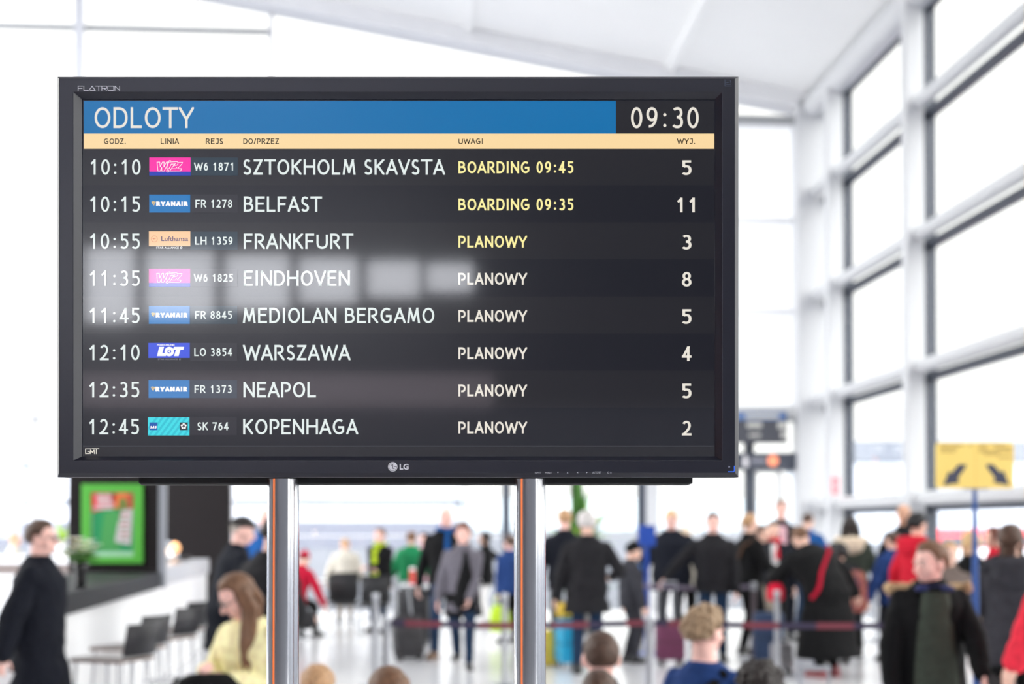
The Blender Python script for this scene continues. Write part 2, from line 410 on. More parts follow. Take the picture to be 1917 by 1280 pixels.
# ================================================================== THE MONITOR
root = thing('departures_monitor', 'large black flat-screen departures monitor held up on two steel poles', 'monitor', W(744.5, 893, YM))
RL = Vector(root.location)
def S(px, py, dy=0.0):                                       # a point of the front plane, in the monitor's own frame
    q = W(px, py, YM); return Vector((q.x - RL.x, dy, q.z - RL.z))
BEZEL = mat('bezel_plastic', (31, 32, 44), 0.30, spec=0.5, vary=0.06, scale=300)
def rect(l, t, r, b, dy): return [S(l, t, dy), S(r, t, dy), S(r, b, dy), S(l, b, dy)]
mb = MB()
rings = [rect(106, 142, 1383, 892, 0.045), rect(105, 141, 1384, 893, 0.006), rect(111, 147, 1376, 885, 0.0), rect(137, 172, 1352, 862, 0.0), rect(139, 173.5, 1350.5, 860.5, 0.0015), rect(150, 182, 1340, 853.5, 0.0095), rect(150, 182, 1340, 853.5, 0.013)]
vs = [p for r in rings for p in r]; fs = []
for i in range(len(rings) - 1):
    for j in range(4): k = (j + 1) % 4; fs.append((i * 4 + j, i * 4 + k, i * 4 + 4 + k, i * 4 + 4 + j))
mb.add(vs, fs)
mb.build('bezel', BEZEL, root, bevel=0.0006)
mb = MB()
rr = [rect(106, 142, 1383, 892, 0.045), rect(112, 148, 1377, 886, 0.075), rect(190, 215, 1300, 820, 0.10), rect(215, 240, 1275, 795, 0.105)]
mb.loft(rr, smooth=False); mb.build('back_cover', BLACK_PLASTIC, root, bevel=0.003)
mb = MB()                                                    # speaker strip hanging under the back
mb.loft([[S(x, 880, .066), S(x, 880, .095), S(x, yb - 1.5, .095), S(x, yb, .088), S(x, yb, .070), S(x, yb - 1.5, .066)] for x, yb in ((236, 902), (240, 905), (640, 905), (1300, 905), (1308, 902))], smooth=False)
mb.build('speaker_bar', BLACK_PLASTIC, root, bevel=0.002)

# ---- screen surface: a dark matte panel; what is lit on it emits, and all of it mirrors the hall a little
def screen_mat(name, rgb, es):
    return mat(name, (5, 5, 6), 0.24, spec=0.40, emit=rgb, es=es, coat=1.0, coat_rough=0.055)
PX = YM / F
def quad(mb, l, t, r, b, dy, mi=0): mb.add(rect(l, t, r, b, dy), [(0, 3, 2, 1)], mi)
SCR_A = screen_mat('panel_row_a', (33, 33, 39), 1.0); SCR_B = screen_mat('panel_row_b', (24, 25, 34), 1.0)
mb = MB()
quad(mb, 149, 181, 1341, 855, 0.0115, 1)
lines = [274.5, 343, 413, 482, 552.5, 622, 692, 761.5, 832]
quad(mb, 150.5, 835, 1339.5, 853.5, 0.0110, 0)
screen = mb.build('screen', [SCR_A, SCR_B], root)
mb = MB(); quad(mb, 151, 833, 1339, 834.6, 0.0106); mb.build('footer_line', screen_mat('panel_line', (70, 72, 78), 1.0), root)

# ---- stroke lettering in a humanist sans
class Pen:
    """lays straight and curved strokes, clipped to the cap-height box, as flat faces"""
    def __init__(s): s.v = []; s.f = []
    def poly(s, pts):
        o = len(s.v); s.v += pts; s.f.append(tuple(range(o, o + len(pts))))
def clip(poly, x0, x1, y0, y1):
    for ax, lim, sg in ((0, x0, 1), (0, x1, -1), (1, y0, 1), (1, y1, -1)):
        out = []
        for i in range(len(poly)):
            a, b = poly[i - 1], poly[i]
            ia, ib = (a[ax] - lim) * sg >= -1e-9, (b[ax] - lim) * sg >= -1e-9
            if ia != ib:
                t = (lim - a[ax]) / (b[ax] - a[ax]); out.append((a[0] + (b[0] - a[0]) * t, a[1] + (b[1] - a[1]) * t))
            if ib: out.append(b)
        poly = out
        if not poly: return []
    return poly
ADV = dict(A=.824, B=.79, C=.835, D=.857, E=.749, F=.733, G=.944, H=.913, I=.389, J=.666, K=.804, L=.708, M=1.02, N=.891, O=.941, P=.779, R=.813, S=.672, T=.811, U=.905, V=.82, W=1.19, Y=.797, Z=.768)
for ch in '0123456789': ADV[ch] = .733
ADV.update({':': .513, '.': .40, '/': .546, ' ': .42})
G = {   # l: straight x0,y0,x1,y1 ; b: cubic chain ; e: ellipse arc cx,cy,rx,ry,a0,a1  (unit box of stroke centres)
 'A': [('l', 0, 0, .5, 1), ('l', 1, 0, .5, 1), ('h', .17, .30, .83, .30)],
 'B': [('l', 0, 0, 0, 1), ('b', 0, 1, .3, 1, .86, 1.03, .86, .77, .86, .60, .66, .54, .45, .53), ('h', 0, .53, .5, .53), ('b', .45, .53, .8, .53, 1, .44, 1, .26, 1, .02, .6, 0, 0, 0)],
 'C': [('e', .58, .5, .58, .5, 52, 308)],
 'D': [('l', 0, 0, 0, 1), ('b', 0, 1, .2, 1, .3, 1, .35, 1, .75, 1, 1, .82, 1, .5, 1, .18, .75, 0, .35, 0, .3, 0, .2, 0, 0, 0)],
 'E': [('l', 0, 0, 0, 1), ('h', 0, 1, 1, 1), ('h', 0, .54, .86, .54), ('h', 0, 0, 1, 0)],
 'F': [('l', 0, 0, 0, 1), ('h', 0, 1, 1, 1), ('h', 0, .50, .86, .50)],
 'G': [('e', .53, .5, .53, .5, 55, 318), ('l', .93, .12, .93, .46), ('h', .55, .46, .93, .46)],
 'H': [('l', 0, 0, 0, 1), ('l', 1, 0, 1, 1), ('h', 0, .53, 1, .53)],
 'I': [('l', .5, 0, .5, 1)],
 'J': [('b', 1, 1, 1, .8, 1, .5, 1, .3, 1, .06, .75, 0, .5, 0, .3, 0, .15, .04, 0, .1), ('h', .35, 1, 1, 1)],
 'K': [('l', 0, 0, 0, 1), ('d', .10, .48, .95, 1), ('d', .28, .60, 1, 0)],
 'L': [('l', 0, 0, 0, 1), ('h', 0, 0, 1, 0)],
 'M': [('l', .02, 0, .17, 1), ('l', .98, 0, .83, 1), ('l', .17, 1, .5, .10), ('l', .83, 1, .5, .10)],
 'N': [('l', 0, 0, 0, 1), ('l', 1, 0, 1, 1), ('l', 0, 1, 1, 0)],
 'O': [('e', .5, .5, .5, .5, 0, 360)],
 'P': [('l', 0, 0, 0, 1), ('b', 0, 1, .2, 1, .3, 1, .4, 1, .8, 1, 1, .9, 1, .70, 1, .48, .8, .38, .35, .40)],
 'R': [('l', 0, 0, 0, 1), ('b', 0, 1, .2, 1, .3, 1, .38, 1, .75, 1, .9, .9, .9, .74, .9, .55, .65, .46, .25, .46), ('d', .42, .46, 1, 0)],
 'S': [('b', .92, .90, .78, .98, .62, 1, .48, 1, .2, 1, .05, .90, .05, .74, .05, .60, .2, .54, .5, .49, .82, .42, 1, .36, 1, .22, 1, .06, .75, 0, .48, 0, .3, 0, .12, .03, 0, .12)],
 'T': [('l', .5, 0, .5, 1), ('h', 0, 1, 1, 1)],
 'U': [('b', 0, 1, 0, .8, 0, .6, 0, .38, 0, .1, .25, 0, .5, 0, .75, 0, 1, .1, 1, .38, 1, .6, 1, .8, 1, 1)],
 'V': [('l', 0, 1, .5, 0), ('l', 1, 1, .5, 0)],
 'W': [('l', 0, 1, .25, 0), ('l', .25, 0, .5, .92), ('l', .5, .92, .75, 0), ('l', .75, 0, 1, 1)],
 'Y': [('l', 0, 1, .5, .42), ('l', 1, 1, .5, .42), ('l', .5, 0, .5, .45)],
 'Z': [('h', .03, 1, .97, 1), ('h', 0, 0, 1, 0), ('l', .97, 1, .03, 0)],
 '0': [('e', .5, .5, .46, .5, 0, 360)],
 '1': [('l', .58, 0, .58, 1), ('b', .08, .74, .26, .80, .44, .90, .56, 1.0)],
 '2': [('b', .06, .84, .16, .95, .30, 1, .46, 1, .74, 1, .88, .86, .88, .70, .88, .48, .52, .24, .04, 0), ('h', 0, 0, .98, 0)],
 '3': [('b', .10, .92, .22, .98, .34, 1, .48, 1, .72, 1, .86, .90, .86, .76, .86, .62, .70, .53, .40, .53), ('b', .40, .53, .74, .53, .92, .44, .92, .27, .92, .08, .70, 0, .44, 0, .28, 0, .14, .03, .04, .10)],
 '4': [('l', .72, 0, .72, 1), ('h', 0, .27, 1, .27), ('d', .70, 1, .03, .27)],
 '5': [('h', .16, 1, .88, 1), ('v', .16, .55, .16, 1), ('b', .16, .56, .28, .61, .36, .62, .46, .62, .76, .62, .93, .50, .93, .32, .93, .10, .72, 0, .44, 0, .30, 0, .16, .03, .06, .09)],
 '6': [('e', .5, .31, .44, .31, 0, 360), ('b', .82, .96, .5, .99, .06, .84, .06, .33)],
 '7': [('h', .02, 1, .96, 1), ('d', .95, 1, .34, 0)],
 '8': [('e', .5, .76, .38, .24, 0, 360), ('e', .5, .26, .46, .26, 0, 360)],
 '9': [('e', .5, .69, .44, .31, 0, 360), ('b', .18, .04, .5, .01, .94, .16, .94, .67)],
 ':': [('dot', .5, .08), ('dot', .5, .66)],
 '.': [('dot', .5, .0)],
 '/': [('l', 0, 0, 1, 1)],
}
def glyph(pen, ch, x, w, cw=1.0):
    """ch at pen position x with stroke weight w (cap height 1); returns its advance"""
    adv = ADV[ch] * cw
    if ch == ' ': return adv
    sb = 0.075 if ch not in 'ATVWY' else 0.02
    iw = adv - 2 * sb; h = w / 2
    def P(px, py): return (x + sb + h + px * (iw - w), h + py * (1 - w))
    bx = (x + sb - .001, x + sb + iw + .001, 0.0, 1.0)
    for g in G[ch]:
        k = g[0]
        if k in 'lhvd':
            a, b = P(g[1], g[2]), P(g[3], g[4])
            dx, dy = b[0] - a[0], b[1] - a[1]; L = sqrt(dx * dx + dy * dy); dx /= L; dy /= L
            ea = eb = 0.0
            if k == 'h': ea = eb = h
            elif k == 'l':
                ea = 2.2 * h if g[2] in (0, 1) else 0.0; eb = 2.2 * h if g[4] in (0, 1) else 0.6 * h
            elif k == 'd':
                ea = 1.8 * h if g[2] in (0, 1) else 0.0; eb = 1.8 * h if g[4] in (0, 1) else 0.2 * h
            a = (a[0] - dx * ea, a[1] - dy * ea); b = (b[0] + dx * eb, b[1] + dy * eb)
            q = [(a[0] - dy * h, a[1] + dx * h), (b[0] - dy * h, b[1] + dx * h), (b[0] + dy * h, b[1] - dx * h), (a[0] + dy * h, a[1] - dx * h)]
            lim = bx if k != 'l' or ch not in 'AVWM' else (bx[0], bx[1], 0, 1)
            q = clip(q, *lim)
            if len(q) >= 3: pen.poly(q)
        elif k == 'dot':
            c = P(g[1], g[2]); r = w * .62; c = (c[0], max(c[1], r))
            pen.poly([(c[0] + r * cos(2 * pi * i / 14), c[1] + r * sin(2 * pi * i / 14)) for i in range(14)])
        else:
            if k == 'e':
                _, cx, cy, rx, ry, a0, a1 = g
                n = 40; pts = [P(cx + rx * cos(radians(a0 + (a1 - a0) * i / n)), cy + ry * sin(radians(a0 + (a1 - a0) * i / n))) for i in range(n + 1)]
                closed = abs(a1 - a0 - 360) < 1e-6
            else:
                c = [(g[i], g[i + 1]) for i in range(1, len(g), 2)]; pts = []; closed = False
                for i in range(0, len(c) - 3, 3):
                    for j in range(13):
                        if j == 0 and i: continue
                        t = j / 12; u = 1 - t
                        pts.append(P(*[u ** 3 * c[i][d] + 3 * u * u * t * c[i + 1][d] + 3 * u * t * t * c[i + 2][d] + t ** 3 * c[i + 3][d] for d in (0, 1)]))
            pts = [p for i, p in enumerate(pts) if i == 0 or (abs(p[0] - pts[i - 1][0]) + abs(p[1] - pts[i - 1][1])) > 1e-6]
            n = len(pts); off = []
            for i, p in enumerate(pts):
                if closed: a, b = pts[(i - 1) % (n - 1)], pts[(i + 1) % (n - 1)]
                else: a, b = pts[max(i - 1, 0)], pts[min(i + 1, n - 1)]
                dx, dy = b[0] - a[0], b[1] - a[1]; L = sqrt(dx * dx + dy * dy) or 1
                off.append((-dy / L * h, dx / L * h))
            for i in range(n - 1):
                a, b, oa, ob_ = pts[i], pts[i + 1], off[i], off[i + 1]
                pen.poly([(a[0] + oa[0], a[1] + oa[1]), (b[0] + ob_[0], b[1] + ob_[1]), (b[0] - ob_[0], b[1] - ob_[1]), (a[0] - oa[0], a[1] - oa[1])])
    return adv
def text(mb, s, x0, x1, top, base, dy, weight=.14, mi=0, shear=0.0, place=None):
    """s set between pixel columns x0..x1 and rows top..base"""
    pen = Pen(); x = 0.0
    for ch in s: x += glyph(pen, ch, x, weight)
    xa = min(v[0] for v in pen.v); xb = max(v[0] for v in pen.v)
    k = (x1 - x0) / (xb - xa); cap = base - top
    f = place or S
    vs = [f(x0 + (v[0] - xa) * k + shear * cap * (v[1] - .5), base - v[1] * cap, dy) for v in pen.v]
    mb.add(vs, [tuple(reversed(t)) for t in pen.f], mi)
def stroke(mb, pts, w, dy, mi=0, closed=False, place=None):
    f = place or S; n = len(pts); m = n if closed else n - 1
    for i in range(m):
        a, b = pts[i], pts[(i + 1) % n]; dx, dyy = b[0] - a[0], b[1] - a[1]; L = sqrt(dx * dx + dyy * dyy) or 1; h = w / 2
        ex, ey = dx / L * h * .8, dyy / L * h * .8; nx, ny = -dyy / L * h, dx / L * h
        mb.add([f(a[0] - ex + nx, a[1] - ey + ny, dy), f(b[0] + ex + nx, b[1] + ey + ny, dy), f(b[0] + ex - nx, b[1] + ey - ny, dy), f(a[0] - ex - nx, a[1] - ey - ny, dy)], [(0, 1, 2, 3)], mi)
def disc(mb, cx, cy, r, dy, mi=0, n=24, a0=0, a1=360, r0=0.0, place=None):
    f = place or S
    if r0 <= 0: mb.add([f(cx + r * cos(2 * pi * i / n), cy + r * sin(2 * pi * i / n), dy) for i in range(n)], [tuple(range(n))], mi)
    else:
        for i in range(n):
            t0, t1 = radians(a0 + (a1 - a0) * i / n), radians(a0 + (a1 - a0) * (i + 1) / n)
            mb.add([f(cx + q * cos(t), cy + q * sin(t), dy) for q, t in ((r0, t0), (r, t0), (r, t1), (r0, t1))], [(0, 1, 2, 3)], mi)
def fontmesh(mb, s, x0, x1, top, base, dy, mi=0, bold=0.0, shear=0.0, upper=True, place=None):
    """the program's built-in face, for the small printed marks"""
    cu = bpy.data.curves.new('t', 'FONT'); cu.body = s; cu.size = 1; cu.offset = bold; cu.resolution_u = 3; cu.shear = shear
    ob = bpy.data.objects.new('t', cu); COL.objects.link(ob)
    dg = bpy.context.evaluated_depsgraph_get(); me = bpy.data.meshes.new_from_object(ob.evaluated_get(dg))
    vs = [v.co.copy() for v in me.vertices]; fs = [tuple(p.vertices) for p in me.polygons]
    bpy.data.objects.remove(ob); bpy.data.curves.remove(cu); bpy.data.meshes.remove(me)
    xa, xb = min(v.x for v in vs), max(v.x for v in vs); ya, yb = min(v.y for v in vs), max(v.y for v in vs)
    f = place or S
    mb.add([f(x0 + (v.x - xa) / (xb - xa) * (x1 - x0), base - (v.y - ya) / (yb - ya) * (base - top), dy) for v in vs], fs, mi)

TXT = screen_mat('lit_white_text', (236, 246, 244), 0.95); TXTW = screen_mat('lit_warm_text', (246, 240, 228), 0.92)
YEL = screen_mat('lit_yellow_text', (255, 243, 164), 1.0); BLUE = screen_mat('lit_blue_band', (0, 112, 176), 1.0)
AMB = screen_mat('lit_amber_band', (255, 222, 166), 1.0); INK = screen_mat('lit_dark_ink', (56, 40, 22), 0.6)
TEAL = screen_mat('lit_teal_box', (38, 58, 72), 0.9); FAINT = screen_mat('lit_faint_box', (40, 40, 48), 1.0)
D0, D1, D2, D3, D4 = 0.0106, 0.0103, 0.0100, 0.0097, 0.0094
mb = MB(); quad(mb, 152.5, 184.5, 1154, 246, D0, 0); text(mb, 'ODLOTY', 173, 360, 196.6, 235.8, D1, .125, 1)
mb.build('title_band', [BLUE, TXTW], root)
mb = MB(); quad(mb, 1154, 184.5, 1339, 246, D0, 1); text(mb, '09:30', 1182.4, 1309.8, 196.4, 236.2, D1, .125, 0)
mb.build('clock', [TXTW, SCR_A], root)
mb = MB(); quad(mb, 152.5, 246, 1339, 274.5, D0, 0)
for s, a, b in (('GODZ.', 190.7, 231.7), ('LINIA', 297.5, 332), ('REJS', 382.3, 414.5), ('DO/PRZEZ', 452.8, 519.8), ('UWAGI', 857.7, 903.5), ('WYJ.', 1268.8, 1303)):
    text(mb, s, a, b, 255.3, 265.8, D1, .15, 1)
mb.build('heading_band', [AMB, INK], root)
rows = [('10:10', (165.3, 259.5), 'W6 1871', (360, 433.5), 'SZTOKHOLM SKAVSTA', (453, 832.5), 'BOARDING 09:45', '5'),
        ('10:15', (164.6, 258.5), 'FR 1278', (362.6, 431.8), 'BELFAST', (453.5, 601), 'BOARDING 09:35', '11'),
        ('10:55', (164.3, 258), 'LH 1359', (362, 432.5), 'FRANKFURT', (453.5, 660), 'PLANOWY', '3'),
        ('11:35', (163.8, 258), 'W6 1825', (359.6, 433.5), 'EINDHOVEN', (453.5, 653.6), 'PLANOWY', '8'),
        ('11:45', (163.3, 257.7), 'FR 8845', (362, 431.3), 'MEDIOLAN BERGAMO', (451.8, 812.3), 'PLANOWY', '5'),
        ('12:10', (163, 257.7), 'LO 3854', (360.5, 432), 'WARSZAWA', (452, 654.5), 'PLANOWY', '4'),
        ('12:35', (162.6, 257), 'FR 1373', (361, 431), 'NEAPOL', (453, 589.5), 'PLANOWY', '5'),
        ('12:45', (162.3, 256.4), 'SK 764', (366.7, 425), 'KOPENHAGA', (452.5, 669), 'PLANOWY', '2')]
ROWS = []
for i, (tm, tx, fl, fx, ds, dx, rm, gt) in enumerate(rows):
    base = 323.5 + 69.79 * i; top = base - 29.0; rem = YEL if i < 3 else TXTW
    lx = -0.22 * i
    mb = MB(); quad(mb, 150.5, lines[i], 1339.5, lines[i + 1] - .01, 0.0110, 0)
    row = mb.build('flight_row', SCR_A if i % 2 == 0 else SCR_B, root); ROWS.append(row)
    mb = MB(); quad(mb, 353.5 + lx, base - 32.5, 442.3 + lx, base + 1.5, D0, 0); text(mb, fl, *fx, base - 22.8, base - 7.8, D1, .16, 1)
    mb.build('flight_number', [TEAL if i % 2 == 0 else FAINT, TXT], row)
    mb = MB(); text(mb, tm, *tx, top, base, D1, .125, 0); mb.build('departure_time', TXT, row)
    mb = MB(); text(mb, ds, *dx, top, base, D1, .142, 0); mb.build('destination_text', TXT, row)
    mb = MB(); text(mb, rm, 857.7, 1074 if len(rm) > 8 else 987, base - 25.2 + .15 * i, base - 2.8 + .15 * i, D1, .165, 0); mb.build('status_text', rem, row)
    gw = (1269, 1302.5) if gt == '11' else (1278.3, 1296.3)
    mb = MB(); text(mb, gt, *gw, base - 27 + .2 * i, base + .6 + .2 * i, D1, .15, 0); mb.build('gate_number', TXTW, row)
# ---- airline tiles
PINK = screen_mat('lit_pink', (255, 42, 170), 1.0); DEEP = screen_mat('lit_deep_blue', (16, 56, 180), 1.0); LWHITE = screen_mat('lit_logo_white', (255, 255, 255), 1.0)
RBLUE = screen_mat('lit_mid_blue', (0, 118, 190), 1.0); GOLD = screen_mat('lit_gold', (240, 205, 110), 1.0); PEACH = screen_mat('lit_peach', (255, 206, 160), 1.0)
VIO = screen_mat('lit_violet_ink', (84, 66, 120), 0.8); RUST = screen_mat('lit_rust', (220, 120, 90), 1.0); LOTB = screen_mat('lit_royal_blue', (58, 84, 226), 1.0)
CYAN = screen_mat('lit_cyan', (60, 220, 232), 1.0); CYAN2 = screen_mat('lit_cyan_deep', (40, 196, 216), 1.0); SASB = screen_mat('lit_navy_tile', (0, 84, 176), 1.0); NEAR = screen_mat('lit_near_black', (32, 36, 44), 1.0)
def tile_outline(y, lx, row):       # the outlined slanted wordmark on pink
    mb = MB(); quad(mb, 275.8 + lx, y, 353.5 + lx, y + 26.5, D0, 0); quad(mb, 275.8 + lx, y + 26.5, 353.5 + lx, y + 34, D0, 1)
    def T(p): return [(270 + a / 6.739 + lx, y + (b - 8) / 6.739) for a, b in p]
    for s, c in (([(138, 68), (172, 66), (178, 128), (206, 66), (228, 66), (224, 130), (258, 66), (290, 66), (228, 180), (198, 180), (198, 134), (180, 180), (150, 180)], True),
                 ([(276, 66), (294, 48), (312, 50), (300, 66), (392, 60), (402, 72), (462, 70), (452, 92), (398, 150), (448, 150), (438, 178), (298, 180), (362, 92), (318, 92), (292, 150), (262, 150)], True),
                 ([(372, 82), (350, 112), (394, 104), (404, 86)], False), ([(330, 150), (376, 150), (390, 130)], False)):
        stroke(mb, T(s), .95, D1, 2, c)
    q = T([(274, 180)])[0]; disc(mb, q[0], q[1], 2.6, D2, 2, 16, 0, 360, 1.7)
    mb.build('airline_tile', [PINK, DEEP, LWHITE], row)
def tile_harp(y, lx, row):
    mb = MB(); quad(mb, 275.8 + lx, y, 353 + lx, y + 33.5, D0, 0)
    text(mb, 'RYANAIR', 289 + lx, 348.5 + lx, y + 12.6, y + 21.4, D1, .30, 1)
    f = [(280.2, y + 13.2), (283.5, y + 12.2), (288.4, y + 13.4), (286.4, y + 17.5), (285.0, y + 20.6), (282.6, y + 18.2)]
    mb.add([S(a + lx, b, D1) for a, b in f], [tuple(range(6))], 2); stroke(mb, [(283.2 + lx, y + 13.6), (285 + lx, y + 18.8)], .7, D2, 0); stroke(mb, [(285.4 + lx, y + 13.6), (285.6 + lx, y + 17.6)], .6, D2, 0)
    mb.build('airline_tile', [RBLUE, LWHITE, GOLD], row)
def star(mb, cx, cy, r, dy, mi):
    for k in range(5):
        t = -pi / 2 + 2 * pi * k / 5
        mb.add([S(cx + a * r * cos(t) - b * r * sin(t), cy + a * r * sin(t) + b * r * cos(t), dy) for a, b in ((.25, 0), (.62, -.42), (1, 0), (.62, .42))], [(0, 1, 2, 3)], mi)
tile_outline(291, 0, ROWS[0]); tile_harp(361, -.2, ROWS[1])
mb = MB(); quad(mb, 275, 429.8, 353, 458, D0, 0)
disc(mb, 285.4, 444.2, 6.2, D1, 1, 28, 0, 360, 5.5)
mb.add([S(a, b, D1) for a, b in ((281, 442.8), (284.5, 445.2), (286.5, 444.2), (290.5, 442.6), (287.6, 443.2), (285.6, 443.6))], [tuple(range(6))], 1)
fontmesh(mb, 'Lufthansa', 298.5, 349, 439.2, 448.4, D1, 2, .012)
fontmesh(mb, 'STAR ALLIANCE', 289, 331.5, 458.8, 462.8, D1, 3, .015); star(mb, 336, 460.8, 2.6, D1, 3)
mb.build('airline_tile', [PEACH, RUST, VIO, LWHITE], ROWS[2])
tile_outline(500.3, -.7, ROWS[3]); tile_harp(570.5, -.9, ROWS[4])
mb = MB(); quad(mb, 274, 639.8, 352, 668, D0, 0)
fontmesh(mb, 'POLISH AIRLINES', 290.8, 323.5, 642, 645.2, D1, 1, .03)
def shp(pts, mi=1, d=D1): mb.add([S(270 + a / 6.739, 630 + b / 6.739, d) for a, b in pts], [tuple(range(len(pts)))], mi)
shp([(165, 116), (228, 116), (206, 194), (262, 194), (252, 234), (138, 234)]); shp([(352, 116), (482, 116), (472, 154), (434, 154), (412, 234), (352, 234), (378, 154), (340, 154)])
disc(mb, 270 + 293 / 6.739, 630 + 176 / 6.739, 9.0, D1, 1, 28, 0, 360, 3.6)
shp([(272, 176), (306, 152), (298, 174), (314, 198)], 1, D2)
fontmesh(mb, 'STAR ALLIANCE', 292, 329.5, 669.2, 672.2, D1, 2, .01); star(mb, 333.5, 670.7, 2, D1, 2)
mb.build('airline_tile', [LOTB, LWHITE, screen_mat('lit_dim_grey', (150, 152, 160), 0.7)], ROWS[5])
tile_harp(709.8, -1.4, ROWS[6])
mb = MB(); quad(mb, 273.3, 779.8, 351.3, 814, D0, 0)
for k in range(9):
    x = 262 + k * 11
    q = clip([(x + 26, 779.8), (x + 31, 779.8), (x + 5, 814), (x, 814)], 273.3, 351.3, 779.8, 814)
    if len(q) > 2: mb.add([S(a, b, D1) for a, b in q], [tuple(range(len(q)))], 4)
quad(mb, 276.3, 789.5, 291.3, 804, D2, 1); quad(mb, 333.3, 789.5, 348.3, 804, D2, 3)
text(mb, 'SAS', 278, 290, 796, 800.8, D3, .26, 2, .3); star(mb, 340.8, 796.4, 6.2, D3, 2)
mb.build('airline_tile', [CYAN, SASB, LWHITE, NEAR, CYAN2], ROWS[7])
mb = MB(); gm = [[(166, 839.5), (156, 839.5), (156, 848), (163, 848), (163, 844), (160, 844)], [(164.8, 848.2), (165.5, 841.5), (168.8, 846), (172, 841.5), (172.6, 848.2)], [(168, 839.3), (181, 839.3)], [(176.3, 839.3), (176.3, 848.4)]]
for s in gm: stroke(mb, s, 1.5, D1)
mb.build('footer_mark', TXTW, root)
# ---- marks printed on the bezel
PRINT = mat('silver_print', (222, 223, 230), 0.4); DIMPR = mat('grey_print', (182, 184, 192), 0.5)
E = -0.0004
mb = MB()
x = 146.5
for ch, wd_ in (('F', 8.5), ('L', 8), ('^', 12), ('T', 10), ('R', 9), ('O', 11), ('N', 9)):
    t, b = 161.2, 169.4
    if ch == '^': stroke(mb, [(x, b), (x + wd_ / 2, t), (x + wd_, b), (x + 2.5, b)], 1.1, E)
    elif ch == 'R': stroke(mb, [(x, b), (x, t), (x + wd_, t), (x + wd_, t + 4.4), (x, t + 4.4)], 1.1, E); stroke(mb, [(x + 4, t + 4.4), (x + wd_, b)], 1.1, E)
    elif ch == 'O': stroke(mb, [(x, t + 1), (x + 1, t), (x + wd_ - 1, t), (x + wd_, t + 1), (x + wd_, b - 1), (x + wd_ - 1, b), (x + 1, b), (x, b - 1)], 1.1, E, 0, True)
    elif ch == 'F': stroke(mb, [(x, b), (x, t), (x + wd_, t)], 1.1, E); stroke(mb, [(x, t + 4.2), (x + wd_ - 1, t + 4.2)], 1.1, E)
    elif ch == 'L': stroke(mb, [(x, t), (x, b), (x + wd_, b)], 1.1, E)
    elif ch == 'T': stroke(mb, [(x - 1, t), (x + wd_, t)], 1.1, E); stroke(mb, [(x + wd_ / 2, t), (x + wd_ / 2, b)], 1.1, E)
    else: stroke(mb, [(x, b), (x, t), (x + wd_, b), (x + wd_, t)], 1.1, E)
    x += wd_ + (1.4 if ch in 'L^' else .8 if ch == 'T' else 2.2)
mb.build('series_lettering', PRINT, root)
mb = MB(); disc(mb, 735.3, 873.6, 8.9, E, 0, 32)
disc(mb, 735.3, 873.6, 7.6, E - .0002, 1, 24, 0, 290, 6.9); stroke(mb, [(735.6, 869), (735.6, 877), (738.6, 877)], 1.0, E - .0002, 1); stroke(mb, [(738, 873.6), (742.6, 873.6)], .8, E - .0002, 1); disc(mb, 732.2, 870.6, 1.1, E - .0002, 1, 10)
fontmesh(mb, 'LG', 748.2, 765, 868, 879, E, 0, .03)
mb.build('maker_emblem', [PRINT, BEZEL], root)
mb = MB()
fontmesh(mb, 'INPUT', 1001.5, 1013, 883.2, 886.6, E, 0); fontmesh(mb, 'MENU', 1020.6, 1032.2, 883.2, 886.6, E, 0); fontmesh(mb, 'AUTO/SET', 1109, 1126, 882.6, 886.4, E, 0)
for cx, pts in ((1044.5, ((-1.5, -1.2), (1.5, -1.2), (0, 1.5))), (1062.5, ((-1.5, 1.4), (1.5, 1.4), (0, -1.4))), (1081, ((1.3, -1.4), (1.3, 1.4), (-1.5, 0))), (1098.6, ((-1.3, -1.4), (-1.3, 1.4), (1.6, 0)))):
    mb.add([S(cx + a, 884.4 + b, E) for a, b in pts], [(0, 1, 2)])
disc(mb, 1138.6, 884.4, 1.7, E, 0, 14, 0, 360, 1.1); stroke(mb, [(1143.4, 882.8), (1142, 886)], .5, E); stroke(mb, [(1144.4, 883.4), (1144.4, 886)], .5, E)
mb.build('button_lettering', DIMPR, root)
mb = MB(); stroke(mb, [(1363.3, 882.9), (1373, 882.9), (1374.6, 881.4), (1374.6, 872.6)], 1.6, E); mb.build('power_light', mat('blue_led', (30, 60, 140), 0.3, emit=(60, 120, 255), es=0.9), root)
mb = MB(); mb.ell(S(1364.6, 874, 0), (.0016, .0012, .0016)); mb.build('remote_sensor', mat('smoked_lens', (110, 118, 140), 0.15), root)
mb = MB(); stroke(mb, [(1357, 149), (1357, 161), (1369, 161)], .8, E); stroke(mb, [(1358, 155.4), (1368, 153.4)], .6, E); stroke(mb, [(1359, 158.5), (1368, 158.2)], .5, E); stroke(mb, [(1359, 150), (1367, 150), (1368.5, 158)], .5, E)
mb.build('corner_sticker', mat('sticker_print', (88, 100, 122), 0.4), root)

